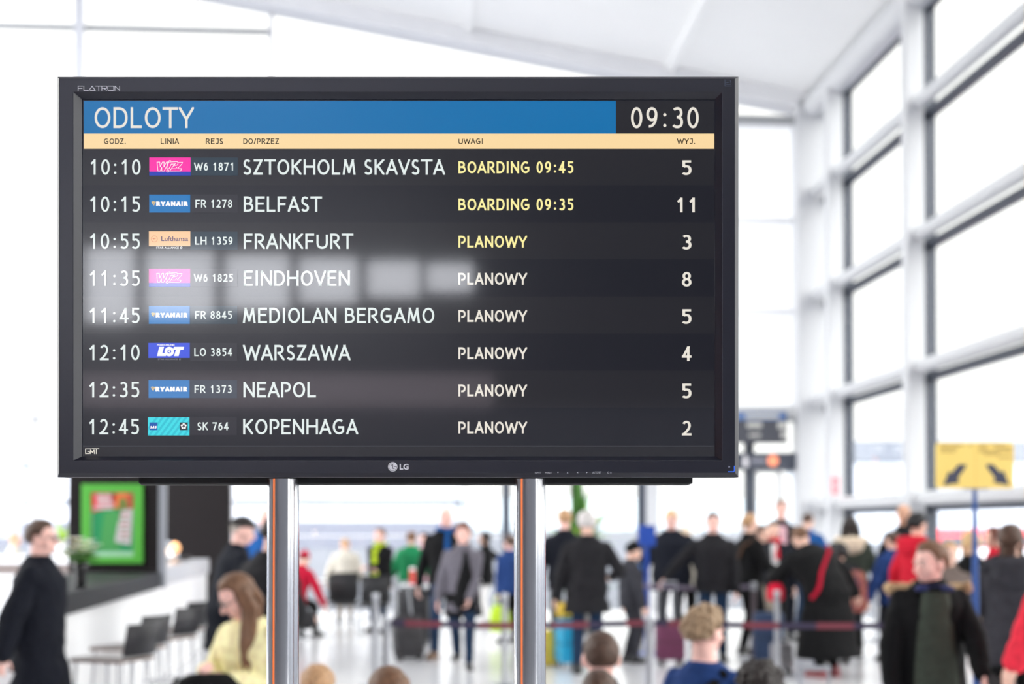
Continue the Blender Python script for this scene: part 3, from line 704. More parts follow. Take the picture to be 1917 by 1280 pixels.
# ---- the stand
PY = YM + 0.038
st = thing('monitor_stand', 'pair of upright brushed steel poles carrying the departures monitor', 'stand', (0.0, PY, 0))
st.location = (W(761, 985, PY).x, PY, 0)
for pxc in (530.2, 991.8):
    q = W(pxc, 985, PY); r = 30.0 * PY / F
    mb = MB(); n = 48
    mb.loft([[Vector((q.x - st.location.x + r * cos(2 * pi * k / n), r * sin(2 * pi * k / n), z)) for k in range(n)] for z in (0.02, RL.z - 0.0015)])
    mb.build('pole', CHROME, st)
    mb = MB(); mb.lathe((q.x - st.location.x, 0, 0.018), [(.0, 0), (.06, 0), (.06, .012), (.03, .02), (.0, .02)], 32); mb.build('pole_collar', STEEL, st)
mb = MB(); mb.box((0, 0.0, 0.009), (0.85, 0.55, 0.018)); mb.build('base_plate', STEEL, st, bevel=0.004)

# ================================================================== PEOPLE
SKIN = {'fair': mat('skin_fair', (238, 194, 174), 0.55, spec=0.35, vary=0.06, scale=30), 'pink': mat('skin_pink', (244, 196, 184), 0.55, spec=0.35, vary=0.06, scale=30),
        'tan': mat('skin_tan', (216, 166, 138), 0.55, spec=0.35, vary=0.06, scale=30)}
EYEW = mat('eye_white', (225, 222, 218), 0.3); IRIS = mat('eye_iris', (58, 48, 44), 0.2); LIP = mat('lip', (186, 108, 104), 0.5)
GLASSF = mat('spectacle_frame', (30, 28, 30), 0.35)
def hairm(name, rgb): return mat('hair_' + name, rgb, 0.5, spec=0.4, vary=0.35, scale=14, bump=0.5, stretch=(6, 6, 1))
HAIR = dict(brown=hairm('brown', (78, 56, 44)), dark=hairm('dark', (38, 30, 28)), black=hairm('black', (24, 22, 24)), blond=hairm('blond', (208, 172, 124)), grey=hairm('grey', (168, 160, 152)),
            ash=hairm('ash', (158, 132, 104)), light=hairm('light_brown', (112, 80, 58)), auburn=hairm('auburn', (104, 54, 40)), sand=hairm('sand', (184, 144, 106)), silver=hairm('silver', (205, 200, 198)))
SHOE = mat('shoe_black', (26, 25, 27), 0.4); SHOEB = mat('shoe_brown', (110, 78, 50), 0.5)

def smooth01(a, b, x):
    t = max(0.0, min(1.0, (x - a) / (b - a))); return t * t * (3 - 2 * t)
def lerp(a, b, t): return a + (b - a) * t

class Pose: pass
def ik(a, b, l1, l2, pole):
    d = b - a; L = d.length
    if L > (l1 + l2) * .995: d = d * ((l1 + l2) * .995 / L); b = a + d; L = d.length
    d = d.normalized()
    x = (l1 * l1 - l2 * l2 + L * L) / (2 * L); h = sqrt(max(l1 * l1 - x * x, 0))
    q = pole - d * pole.dot(d); q = q.normalized() if q.length > 1e-4 else Vector((0, 1, 0))
    return a + d * x + q * h, b

def person(label, px, top, Y, face, seat=None, H=None, jacket=None, hem=.50, bulk=1.0, inner=None, open_front=False, pants='navy', shoes=None, skin='fair', hair='brown', style='short',
           hat=None, scarf=None, glasses=False, hood=None, lean=0.0, tilt=0.0, head=(0, 0, 0), L=None, Rr=None, lpole=None, rpole=None, walk=0.0, stride_side=1, kid=False, det=None, sleeve=None, group=None, collar=True, skirt=None, strap=None, eyes=True, wide=1.0, ow=(.050, .022), oo=0.0):
    """one person standing, walking or seated; top is the pixel row of the crown, face the turn in degrees (0 = back to the camera, 180 = towards it, -90 = to the right)"""
    ptop = W(px, top, Y)
    hs_scale = 1.12 if kid else 1.0
    if seat is None:
        drop = 0.0
        if H is None: H = ptop.z / (1 - 0.012 * abs(walk)) / (lerp(1, .82, min(1, abs(lean) / 60)))
        base_z = 0.0; hip_z = .53 * H * (1 - 0.02 * abs(walk))
    else:
        H = H or 1.70; hip_z = ptop.z - (1 - .53) * H * cos(radians(lean * .8)) - 0.0
    vox = det or (0.0085 if Y < 10 else 0.0115)
    root = thing('person', label, 'person', (ptop.x, Y, 0), radians(face), group)
    hip = Vector((0, 0, hip_z))
    Rm = Matrix.Rotation(radians(-lean), 3, 'X') @ Matrix.Rotation(radians(tilt), 3, 'Y')
    def T(x, y, z):                                   # a point of the upright trunk, heights given in body heights
        p = Vector((x * H * wide, y * H, (z - .53) * H))
        k = smooth01(0, .10, z - .53)
        q = Rm @ p
        return hip + p.lerp(q, k)
    rt = Rm @ Vector((1, 0, 0)); fw = Rm @ Vector((0, 1, 0)); upv = Rm @ Vector((0, 0, 1))
    # keep the crown on its pixel: shift the whole body back under it
    shift = T(0, 0.0, .97); shift = Vector((shift.x, shift.y, 0)) - Vector((0, 0, 0))
    rotz = Matrix.Rotation(radians(face), 3, 'Z')
    root.location = Vector((ptop.x, Y, 0)) - rotz @ shift
    shl = {s: T(s * .096, 0.0, .788) for s in (-1, 1)}
    ul, fl = .172 * H, .150 * H
    arm = {}
    for s, tgt, pole in ((1, Rr, rpole), (-1, L, lpole)):
        if tgt is None:
            sw = walk * .10 * s * stride_side
            tgt = (s * (.165 + .02 * (bulk - 1) * 5), .03 + sw, .475)
        b = Vector((tgt[0] * H, tgt[1] * H, 0)); b.z = hip_z + (tgt[2] - .53) * H
        if tgt[2] <= .5 and lean: b = b + Vector((shl[s].x, shl[s].y, 0)) * .6
        pole = Vector(pole) if pole else Vector((s * .6, -1, -.2))
        e, w = ik(shl[s], b, ul, fl, pole)
        arm[s] = (shl[s], e, w)
    legs = {}
    for s in (-1, 1):
        h0 = hip + Vector((s * .052 * H, 0, -.01 * H))
        if seat is not None:
            kn, an = ik(h0, Vector((h0.x + s * .03 * H, .24 * H, .045 * H)), .245 * H, .245 * H, Vector((0, 1, .8)))
        else:
            ph = s * stride_side
            if walk:
                an = Vector((s * .05 * H, ph * .16 * H * walk, (.045 + (.05 if ph < 0 else 0) * walk) * H))
            else: an = Vector((s * .062 * H, .0 + s * .008 * H, .045 * H))
            kn, an = ik(h0, an, .245 * H, .245 * H, Vector((0, 1, 0)))
        legs[s] = (h0, kn, an)
    # ---- head frame
    hh = .134 * H * hs_scale
    if not kid: hh = max(.218, min(.242, hh))
    hy, hp, hr = head
    Rh = Rm @ Matrix.Rotation(radians(hy), 3, 'Z') @ Matrix.Rotation(radians(-hp), 3, 'X') @ Matrix.Rotation(radians(hr), 3, 'Y')
    neck = T(0, .0, .845); topc = T(0, .012, 1.0); pivot = topc - upv * hh * .92
    def Hd(x, y, z): return pivot + Rh @ Vector((x * hh, y * hh, (z + .92) * hh))     # z measured down from the crown, in head heights
    hf = Rh @ Vector((0, 1, 0))
    # ---- the body: one continuous skin
    mb = MB()
    mb.ell(Hd(0, -.03, -.41), (.335 * hh, .42 * hh, .41 * hh), Rh)
    mb.ell(Hd(0, .09, -.70), (.245 * hh, .27 * hh, .29 * hh), Rh)
    mb.ell(Hd(0, .25, -.86), (.13 * hh, .11 * hh, .09 * hh), Rh)
    mb.cap(Hd(0, .37, -.50), Hd(0, .475, -.645), .045 * hh, .07 * hh, 10)
    mb.ell(Hd(0, .36, -.775), (.12 * hh, .05 * hh, .045 * hh), Rh, 12, 8)
    mb.ell(Hd(.14, .33, -.43), (.13 * hh, .06 * hh, .04 * hh), Rh, 12, 8); mb.ell(Hd(-.14, .33, -.43), (.13 * hh, .06 * hh, .04 * hh), Rh, 12, 8)
    for s in (-1, 1):
        mb.ell(Hd(s * .20, .22, -.63), (.11 * hh, .12 * hh, .10 * hh), Rh, 12, 8)
        mb.ell(Hd(s * .35, -.06, -.56), (.045 * hh, .10 * hh, .14 * hh), Rh @ Matrix.Rotation(radians(s * -18), 3, 'Z'), 12, 8)
    mb.cap(neck, Hd(0, -.07, -.68), .037 * H * (.92 if skirt else 1), .034 * H, 14)
    def ring(z, rx, ry, y=0.0, n=20, inflate=0.0, xs=1.0):
        c = T(0, y, z); k = smooth01(0, .10, z - .53)
        r_ = Vector((1, 0, 0)).lerp(rt, k).normalized(); f_ = Vector((0, 1, 0)).lerp(fw, k).normalized()
        return [c + r_ * ((rx * H * wide + inflate) * xs * cos(2 * pi * i / n)) + f_ * ((ry * H + inflate) * sin(2 * pi * i / n)) for i in range(n)]
    TR_ = [(.465, .07, .05, 0), (.50, .088, .064, -.004), (.54, .093, .068, -.006), (.60, .078, .058, 0), (.66, .082, .060, .002), (.73, .094, .066, .004), (.775, .100, .062, .002), (.805, .094, .054, -.002), (.828, .066, .045, -.002), (.848, .042, .038, -.002)]
    mb.loft([ring(z, rx, ry, y) for z, rx, ry, y in TR_])
    for s in (-1, 1):
        a, e, w = arm[s]
        mb.cap(a, e, .030 * H, .025 * H); mb.cap(e, w, .0255 * H, .0165 * H)
        hand(mb, e, w, s, H, fw, vox)
        h0, kn, an = legs[s]
        mb.cap(h0, kn, .048 * H, .031 * H); mb.cap(kn, an, .032 * H, .021 * H)
        fd = Vector((s * .15, 1, 0)).normalized()
        mb.cap(an - fd * .02 * H - Vector((0, 0, .02 * H)), an + fd * .095 * H - Vector((0, 0, .024 * H)), .020 * H, .017 * H)
    body = mb.build('body', SKIN[skin], root); organic(body, vox, 3)
    # ---- eyes
    if eyes and style != 'none':
        for s in (-1, 1):
            mb = MB(); c = Hd(s * .135, .335, -.495); r = .052 * hh
            mb.ell(c, (r, r, r * .75), Rh, 12, 8, 0); mb.ell(c + hf * r * .55, (r * .62, r * .58, r * .60), Rh, 10, 6, 1)
            mb.build('eye', [EYEW, IRIS], root)
        for s in (-1, 1):
            mb = MB(); mb.tube([Hd(s * .06, .405, -.405), Hd(s * .14, .398, -.385), Hd(s * .23, .34, -.405)], .014 * hh, 6); mb.build('eyebrow', HAIR['brown' if hair in ('sand', 'blond', 'ash', 'silver', 'grey', 'light') else hair], root)
        mb = MB(); mb.cap(Hd(-.085, .372, -.785), Hd(.085, .372, -.785), .022 * hh, .022 * hh, 8, 3); mb.build('lips', LIP, root)
    # ---- hair or hat
    hm = HAIR.get(hair)
    def shell(th, name, m, thr, back=0.0, rough=.0, keep=None):
        nu, nv = 40, 26; rings = []
        for i in range(nv + 1):
            t = pi * i / nv; q = max(sin(t), .002); ringp = []
            for k in range(nu):
                d = Vector((q * cos(2 * pi * k / nu), q * sin(2 * pi * k / nu), -cos(t)))
                kf = smooth01(-.07, .07, d.z - thr(d.y, abs(d.x)))
                nzv = 1 + rough * noise.noise(d * 4.5 + Vector((px * .1, 0, 0)))
                e = (.010 + th * smooth01(-.02, .42, d.z - thr(d.y, abs(d.x)))) * nzv * (1 + back * max(0, -d.y)); e = min(e, .2)
                rad = Vector((.335 + e, .42 + e, .41 + e * 1.1)); rin = Vector((.24, .27, .30))
                v = Vector([d[c] * (rin[c] + (rad[c] - rin[c]) * kf) for c in range(3)])
                ringp.append(Hd(v.x, -.03 + v.y, -.41 + v.z))
            rings.append(ringp)
        mb = MB(); mb.loft(rings); return mb
    def thr_short(y, x):
        b = lerp(-.62, -.02, smooth01(-.42, -.16, y))           # nape, then over the ear
        f = lerp(-.26, .50, smooth01(.16, .50, y)) + (.10 * x if y > .5 else 0)   # sideburn, then temple and forehead
        return lerp(b, f, smooth01(-.02, .10, y))
    def thr_cap(y, x): return lerp(-.02, .18, smooth01(-.5, .6, y))
    def thr_beanie(y, x): return lerp(-.30, .22, smooth01(-.3, .6, y))
    if style in ('short', 'crop', 'long', 'bob', 'ponytail', 'full', 'bun'):
        th = dict(short=.075, crop=.03, long=.06, bob=.08, ponytail=.05, full=.14, bun=.05)[style]
        mb = shell(th, 'hair', hm, thr_short, .18, rough=dict(full=.45, short=.25).get(style, .1))
        if style == 'long':
            dn = Vector((0, 0, -1))
            for s in (-1, 1):
                a0 = Hd(s * .30, .0, -.40); a1 = Hd(s * .35, .02, -.80); a2 = a1 + dn * hh * .75 + fw * hh * .10 + rt * s * hh * .02; a3 = a2 + dn * hh * .65 + fw * hh * .04
                mb.cap(a0, a1, .13 * hh, .13 * hh); mb.cap(a1, a2, .13 * hh, .14 * hh); mb.cap(a2, a3, .14 * hh, .05 * hh)
            for s in (-1, 1):
                a0 = Hd(s * .33, -.12, -.40); a1 = Hd(s * .40, -.12, -.85); mb.cap(a0, a1, .14 * hh, .15 * hh); mb.cap(a1, a1 + dn * hh * .9 + fw * hh * .08, .15 * hh, .12 * hh); mb.cap(a1 + dn * hh * .9 + fw * hh * .08, a1 + dn * hh * 1.5 + fw * hh * .12, .12 * hh, .05 * hh)
            b1 = Hd(0, -.34, -.8); mb.cap(Hd(0, -.28, -.45), b1, .27 * hh, .26 * hh, 16, 4, (fw, .5)); mb.cap(b1, b1 + dn * hh * .8 - fw * hh * .06, .26 * hh, .20 * hh, 16, 4, (fw, .5))
        elif style == 'bob':
            for s in (-1, 1): mb.cap(Hd(s * .31, -.02, -.45), Hd(s * .32, .02, -.98), .12 * hh, .08 * hh)
            mb.cap(Hd(0, -.28, -.45), Hd(0, -.26, -1.0), .27 * hh, .22 * hh, 16, 4, (Rh @ Vector((0, 1, 0)), .55))
        elif style == 'ponytail':
            mb.ell(Hd(0, -.50, -.38), (.10 * hh,) * 3, None, 12, 8); mb.cap(Hd(0, -.56, -.42), Hd(0, -.60, -.95), .10 * hh, .05 * hh)
        elif style == 'bun': mb.ell(Hd(0, -.48, -.25), (.15 * hh,) * 3, None, 12, 8)
        o = mb.build('hair', hm, root); organic(o, vox * .8 if Y < 10 else vox, 1 if style in ('short', 'full') else 2, dict(full=.034, short=.016).get(style, .008), .03)
    elif style == 'fringe':
        mb = shell(.02, 'hair', hm, lambda y, x: lerp(-.55, -.2, smooth01(-.55, 0, y)) if y < .1 else 2.0, .1)
        o = mb.build('hair', hm, root); organic(o, vox, 2)
    if hat:
        kind, hc = hat; m = cloth('hat_' + hc, PAL[hc])
        if kind == 'cap':
            mb = shell(.085, 'cap', m, thr_cap, .2); mb.ell(Hd(0, .44, -.26), (.24 * hh, .17 * hh, .035 * hh), Rh @ Matrix.Rotation(radians(-14), 3, 'X'), 16, 8)
            o = mb.build('flat_cap', m, root)
        else:
            mb = shell(.075, 'beanie', m, thr_beanie, .1, .08); mb.ell(Hd(0, -.05, .10), (.16 * hh, .16 * hh, .10 * hh), Rh)
            o = mb.build('knitted_hat', m, root)
        organic(o, vox, 2)
    if glasses:
        mb = MB()
        for s in (-1, 1):
            mb.tube([Hd(s * .145 + .085 * cos(2 * pi * k / 14), .43, -.50 + .065 * sin(2 * pi * k / 14)) for k in range(15)], .0024, 6)
            mb.tube([Hd(s * .23, .42, -.48), Hd(s * .32, .20, -.47), Hd(s * .355, -.06, -.48)], .0024, 6)
        mb.tube([Hd(-.06, .45, -.49), Hd(.06, .45, -.49)], .0024, 6)
        mb.build('spectacles', GLASSF, root)
    # ---- legs
    pc = pants
    if pc:
        mb = MB(); inf = .010
        mb.loft([ring(.47, .08, .058, 0, 20, inf), ring(.50, .090, .066, -.004, 20, inf), ring(.54, .094, .069, -.006, 20, inf), ring(.59, .080, .060, 0, 20, inf)])
        for s in (-1, 1):
            h0, kn, an = legs[s]; mb.cap(h0, kn, .050 * H + inf * .6, .034 * H + inf); mb.cap(kn, an + Vector((0, 0, .012 * H)), .034 * H + inf, .026 * H + inf)
        o = mb.build('trousers', cloth('trousers_' + pc, PAL[pc]), root); organic(o, max(vox, .010), 3, .012, .10)
    for s in (-1, 1):
        h0, kn, an = legs[s]; fd = Vector((s * .15, 1, 0)).normalized()
        mb = MB(); z0 = an.z - .045 * H
        q = Vector((an.x, an.y, z0))
        mb.cap(q - fd * .028 * H + Vector((0, 0, .026 * H)), q + fd * .10 * H + Vector((0, 0, .022 * H)), .026 * H, .022 * H, 12, 4)
        mb.cap(q - fd * .01 * H + Vector((0, 0, .03 * H)), q - fd * .008 * H + Vector((0, 0, .060 * H)), .026 * H, .025 * H, 12, 4)
        mb.box(q + fd * .038 * H + Vector((0, 0, .006 * H)), (.048 * H, .165 * H, .012 * H), Matrix.Rotation(atan2(-fd.x, fd.y), 3, 'Z'))
        o = mb.build('shoe', shoes or SHOE, root); organic(o, max(vox, .009), 2)
    # ---- upper garment
    if inner:
        mb = MB(); mb.loft([ring(z, rx, ry, y, 20, .012) for z, rx, ry, y in TR_[1:]] )
        o = mb.build('shirt', cloth('shirt_' + inner, PAL[inner]), root); organic(o, vox, 3, .010, .08)
    if jacket:
        inf = .020 * bulk if bulk <= 1.2 else .022 + .045 * (bulk - 1)
        mb = MB(); rings_ = []
        if hem < .47 and seat is None:
            spread = abs(legs[1][1].y - legs[-1][1].y) / H * .5
            for z in [hem + (.47 - hem) * i / 5 for i in range(5)]:
                t = (.47 - z) / .30
                rings_.append(ring(z, .094 + .022 * t, .070 + .026 * t + spread * t, 0, 24, inf))
        for z, rx, ry, y in TR_:
            if z >= max(hem, .465) - .01: rings_.append(ring(z, max(rx, .084 if z < .78 else 0), max(ry, .062 if z < .78 else 0), y, 24, inf if z < .80 else inf * .55))
        if hem >= .47: rings_.insert(0, ring(hem - .012, .092, .068, 0, 24, inf))
        if collar: rings_.append(ring(.868, .042, .040, -.004, 24, .006))
        mb.loft(rings_)
        for s in (-1, 1):
            a, e, w = arm[s]; we = e.lerp(w, .97)
            mb.cap(a, e, .030 * H + inf * .42, .028 * H + inf * .62); mb.cap(e, we, .028 * H + inf * .62, .020 * H + inf * .5)
        if open_front:                                   # parted front: an inner panel shows between the two edges
            pass
        o = mb.build('coat' if hem < .45 else 'jacket', cloth('coat_' + jacket, PAL[jacket]), root)
        organic(o, vox, 3, .016 * min(bulk, 1.4), .09)
        if open_front:
            mb = MB(); z0, z1 = hem + .004, .82
            L_ = []; n = 9
            for i in range(n):
                z = lerp(z0, z1, i / (n - 1)); ry = .075 if z < .6 else .068; wd_ = lerp(ow[0], ow[1], (i / (n - 1)) ** 1.5)
                c = T(oo, 0, z); k = smooth01(0, .10, z - .53); f_ = Vector((0, 1, 0)).lerp(fw, k).normalized(); r_ = Vector((1, 0, 0)).lerp(rt, k).normalized()
                yy = ry * H + inf + .004
                L_.append([c + r_ * (-wd_ * H) + f_ * (yy - .022), c + r_ * (-wd_ * H * .6) + f_ * (yy + .004), c + f_ * (yy + .010), c + r_ * (wd_ * H * .6) + f_ * (yy + .004), c + r_ * (wd_ * H) + f_ * (yy - .022), c + f_ * (yy - .04)])
            mb.loft(L_); mb.build('shirt_front', cloth('shirt_' + open_front, PAL[open_front]), root)
        if hood:
            mb = MB(); m = cloth('hood_' + hood, PAL[hood])
            pts = []
            for i in range(17):
                t = radians(-200 + 220 * i / 16)
                pts.append(T((.130 if hood == 'fur' else .085) * cos(t), -.035 + (.085 if hood == 'fur' else .070) * sin(t), (.830 if hood == 'fur' else .842) + .012 * sin(t)))
            mb.tube(pts, [.020 * H * (1.0 + .35 * sin(pi * i / 16)) for i in range(17)], 12)
            mb.ell(T(0, -.088, .80), (.085 * H, .045 * H, .065 * H), Rm, 18, 12)
            o = mb.build('hood', m, root); organic(o, vox, 1, .022, .02)
    if scarf:
        mb = MB(); pts = [T(.052 * cos(2 * pi * i / 16), .006 + .054 * sin(2 * pi * i / 16), .852 + .006 * sin(2 * pi * i / 16 * 2)) for i in range(17)]
        mb.tube(pts, .015 * H, 12); mb.cap(T(-.02, .062, .845), T(-.024, .092, .71), .015 * H, .020 * H, 12, 4, (fw, .5))
        o = mb.build('scarf', cloth('scarf_' + scarf, PAL[scarf]), root); organic(o, vox, 2, .01, .04)
    if skirt:
        mb = MB(); mb.loft([ring(z, rx, ry, 0, 24, .016) for z, rx, ry in ((.36, .118, .085), (.42, .112, .082), (.48, .104, .078), (.54, .098, .072), (.60, .084, .064), (.70, .094, .068), (.79, .098, .062))])
        o = mb.build('tunic', cloth('tunic_' + skirt, PAL[skirt]), root); organic(o, vox, 3, .014, .09)
    if strap:
        mb = MB(); pts = []
        for i in range(15):
            t = i / 14; z = lerp(.825, .50, t); x = lerp(.085, -.135, t) * strap[1]; yb = strap[2]
            q = T(x, 0, z); k = smooth01(0, .10, z - .53); f_ = Vector((0, 1, 0)).lerp(fw, k)
            pts.append(q + f_ * yb * ((.072 - .03 * max(0, t - .6) if t > .08 else .02) * H + .028 * bulk))
        rr = []
        for i, q in enumerate(pts):
            d = (pts[min(i + 1, 14)] - pts[max(i - 1, 0)]).normalized(); sd = d.cross(fw).normalized()
            rr.append([q + sd * .02 + fw * .004, q + sd * .02 - fw * .004, q - sd * .02 - fw * .004, q - sd * .02 + fw * .004])
        mb.loft(rr, smooth=False); mb.build('shoulder_strap', cloth('strap_' + strap[0], PAL[strap[0]]), root)
    root['hand_r'] = 0
    P = Pose(); P.root = root; P.arm = arm; P.T = T; P.H = H; P.Hd = Hd; P.rotz = rotz; P.hip = hip; P.legs = legs
    P.world = lambda q: Vector(root.location) + rotz @ q
    del root['hand_r']
    return P

def hand(mb, e, w, s, H, fw, vox):
    """palm, four unequal curled fingers and a thumb from the side of the palm"""
    d = (w - e).normalized(); hs = .108 * H
    n = d.cross(fw)
    n = n.normalized() if n.length > .2 else Vector((1, 0, 0))
    if n.x * s > 0: n = -n                              # the palm faces the body
    th = n.cross(d).normalized()
    if th.dot(fw) < 0 and abs(d.dot(fw)) < .8: th = -th
    r = max(.0088, vox * .85)
    p0 = w + d * .03 * hs; p1 = w + d * .46 * hs
    for k in (-.15, -.05, .05, .15): mb.cap(p0 + th * k * hs * .7, p1 + th * k * hs, .085 * hs, .075 * hs, 10, 3)
    for i, (k, ln) in enumerate(((.165, .43), (.055, .48), (-.055, .45), (-.165, .35))):
        p = p1 + th * k * hs; q = d.copy()
        for j, (fr, ang) in enumerate(((.45, 18 + 5 * i), (.32, 30 + 4 * i), (.23, 22))):
            q = (Matrix.Rotation(radians(ang), 3, d.cross(n).normalized()) @ q) if True else q
            p2 = p + q * ln * fr * hs; mb.cap(p, p2, r * (1 - .08 * j), r * (.94 - .08 * j), 8, 3); p = p2
    b = w + d * .14 * hs + th * .16 * hs; q1 = b + (d * .55 + th * .55 + n * .25).normalized() * .26 * hs; q2 = q1 + (d * .85 + th * .15 + n * .3).normalized() * .22 * hs
    mb.cap(b, q1, r * 1.25, r * 1.1, 8, 3); mb.cap(q1, q2, r * 1.1, r * .9, 8, 3)

PAL = dict(navy=(26, 30, 44), ink=(30, 34, 48), black=(22, 22, 25), char=(44, 43, 48), grey=(120, 116, 126), midgrey=(70, 70, 78), jeans=(30, 56, 88), denim=(42, 66, 100), yellow=(252, 234, 182), green=(34, 140, 88), lime=(176, 200, 36),
           beige=(196, 190, 178), cream=(226, 208, 184), red=(206, 32, 54), redcoat=(232, 52, 72), deepred=(176, 16, 48), blue=(24, 84, 150), bright=(30, 110, 190), royal=(40, 70, 130), olive=(76, 84, 74), fur=(190, 160, 124), taupe=(126, 112, 106),
           brown=(96, 70, 54), pink=(226, 180, 190), white=(232, 230, 230), stone=(150, 140, 128), burgundy=(104, 52, 80), maroon=(84, 36, 50), capgrey=(74, 70, 70), purple=(66, 54, 84), patt=(150, 72, 60), tan=(160, 130, 100), khaki=(92, 90, 82))

# ---- nearest people
P1 = person('man in a long dark navy overcoat and glasses walking at the left edge', 74, 977, 9.0, -88, jacket='navy', hem=.27, bulk=1.9, pants='black', hair='brown', style='short', glasses=True, skin='pink', walk=.5,
            Rr=(.20, -.085, .455), L=(-.15, .0, .47), head=(-4, 0, 0), wide=1.1)
P6 = person('woman in a yellow cardigan with long light brown hair looking down into her bag', 458, 1070, 7.3, 150, seat=.5, H=1.68, jacket='yellow', hem=.52, bulk=1.35, pants='jeans', hair='light', style='long', glasses=True, skin='pink', lean=9, head=(-30, 24, 0),
            Rr=(.07, .17, .68), L=(-.03, .16, .655), collar=False)
P4 = person('man in a black jacket turned away, half hidden by the left pole', 512, 981, 9.2, -38, jacket='char', hem=.47, bulk=1.7, pants='black', hair='dark', style='short', lean=8, head=(-16, 8, 0), wide=1.15, Rr=(.05, .20, .58), L=(-.12, .16, .54))
P3 = person('elderly man in a flat cap and navy coat leaning at the bar', 452, 978, 11.6, -62, jacket='ink', hem=.34, bulk=1.5, pants='navy', hair='grey', style='fringe', hat=('cap', 'capgrey'), skin='pink', lean=10, head=(-24, 2, 0), Rr=(.13, .17, .62), L=(-.16, .19, .62), wide=1.15)
P29 = person('boy in an olive shirt and open black parka with fur hood looking to the left', 1741, 1018, 7.9, 176, kid=True, jacket='black', hem=.44, bulk=1.45, open_front='olive', pants='black', hair='light', style='short', skin='pink', hood='fur', head=(-60, 4, 0), walk=.4,
             L=(-.15, .18, .50), Rr=(.165, .04, .455), wide=1.12, ow=(.085, .050), lpole=(-1, -.35, 0), rpole=(1, -.35, 0))
mb = MB()
mb.tube([P29.T(.05 * cos(radians(t)), .012 + .062 * sin(radians(t)), .842) for t in range(-20, 201, 20)], .004, 10)
for s in (-1, 1): mb.cap(P29.T(s * .03, .072, .834), P29.T(s * .055, .070, .832), .017, .017)
mb.build('headphones', mat('navy_headphones', (22, 34, 96), 0.4), P29.root)
P33 = person('woman with a brown bob in a dark grey hooded coat at the right side', 1893, 984, 9.6, -18, jacket='midgrey', hem=.40, bulk=1.5, pants='black', hair='brown', style='bob', hood='midgrey', wide=1.1, head=(-20, 0, 0))
P34 = person('person in a bright red coat cut off by the right edge of the frame', 2024, 925, 7.4, 25, jacket='redcoat', hem=.47, bulk=1.9, pants='taupe', hair='brown', style='bob', wide=1.15)
P30 = person('person with blond hair in a black coat behind the blue sign post', 1818, 996, 12.6, 12, jacket='black', hem=.36, bulk=1.4, pants='black', hair='blond', style='bob', wide=1.1)
P32 = person('dark-haired person whose crown shows above the brown bob at the right side', 1888, 985, 14.0, 10, jacket='navy', pants='jeans', hair='black', style='short', skin='tan')
P31 = person('woman with auburn hair in profile between the blue post and the grey coat', 1862, 988, 15.0, 70, jacket='red', pants='black', hair='auburn', style='bob')
P41 = person('pale-faced person half hidden behind the boy with the fur hood', 1776, 1016, 12.2, 165, jacket='taupe', pants='black', hair='sand', style='short')
# ---- seated in the foreground row
P35 = person('woman with short tousled grey-blond hair in a blue jumper seen from behind', 1318, 1143, 6.6, -32, seat=.42, H=1.62, jacket='royal', hem=.50, bulk=1.1, pants='jeans', hair='ash', style='full', head=(-18, 0, 0), strap=('black', 1, -1), collar=False, skin='pink')
P36 = person('boy with cropped brown hair and red ears seen from behind in the middle', 1126, 1184, 6.0, 4, seat=.42, H=1.52, kid=True, jacket='char', hem=.50, pants='jeans', hair='brown', style='crop', skin='pink')
P37 = person('small child with cropped dark hair just below the boy with red ears', 1121, 1256, 5.0, -8, seat=.42, H=1.22, kid=True, jacket='navy', hem=.50, pants='jeans', hair='brown', style='crop', skin='pink')
P38 = person('person with very dark hair whose crown shows at the bottom edge', 1422, 1248, 5.6, 0, seat=.42, H=1.35, jacket='black', hem=.50, pants='black', hair='dark', style='full')
P39 = person('blond child whose crown shows right of the left pole', 594, 1250, 5.9, 0, seat=.42, H=1.28, kid=True, jacket='pink', hem=.50, pants='jeans', hair='sand', style='short')
P40 = person('child with a light brown ponytail low at the bottom edge', 729, 1253, 4.9, 30, seat=.42, H=1.40, kid=True, jacket='white', hem=.50, pants='jeans', hair='light', style='ponytail')
# ---- walking towards the camera
P12 = person('woman in an open grey coat and black tunic walking towards the camera', 867, 983, 15.7, 178, jacket='grey', hem=.40, bulk=1.3, open_front='black', pants='jeans', hair='auburn', style='full', skin='pink', walk=.75, stride_side=-1, skirt='black', Rr=(.175, .02, .47), L=(-.05, .12, .47), wide=1.1, ow=(.085, .012), oo=-.02)
P11 = person('tall bald man in a black coat and blue scarf pulling a case behind the woman', 835, 950, 17.0, 172, jacket='black', hem=.40, bulk=1.3, pants='denim', shoes=SHOEB, hair='sand', style='fringe', skin='pink', scarf='blue', walk=.9, Rr=(.19, -.02, .47), wide=1.15)
# ---- the queue
P15 = person('man with short blond hair in a navy jacket beside the right pole, back turned', 1057, 955, 17.4, 6, jacket='navy', hem=.45, bulk=1.35, pants='khaki', hair='sand', style='short', skin='pink', wide=1.15)
P16 = person('grey-haired man in a charcoal coat and jeans with his back turned', 1099, 961, 15.0, -4, jacket='char', hem=.38, bulk=1.5, pants='jeans', hair='silver', style='full', wide=1.2, L=(-.20, .0, .46), Rr=(.16, .12, .60))
P17 = person('child in a black beanie and dark jacket with blue panels in the queue', 1180, 1016, 16.2, -70, kid=True, jacket='midgrey', hem=.46, bulk=1.3, inner='bright', open_front='bright', pants='midgrey', hair='dark', style='crop', hat=('beanie', 'black'), head=(0, 14, 0))
P18 = person('heavy person with blond hair in a navy jumper beside the blue stand', 1257, 957, 18.2, 160, jacket='ink', hem=.42, bulk=1.9, pants='navy', hair='blond', style='short', skin='pink', head=(10, 18, 0), wide=1.3)
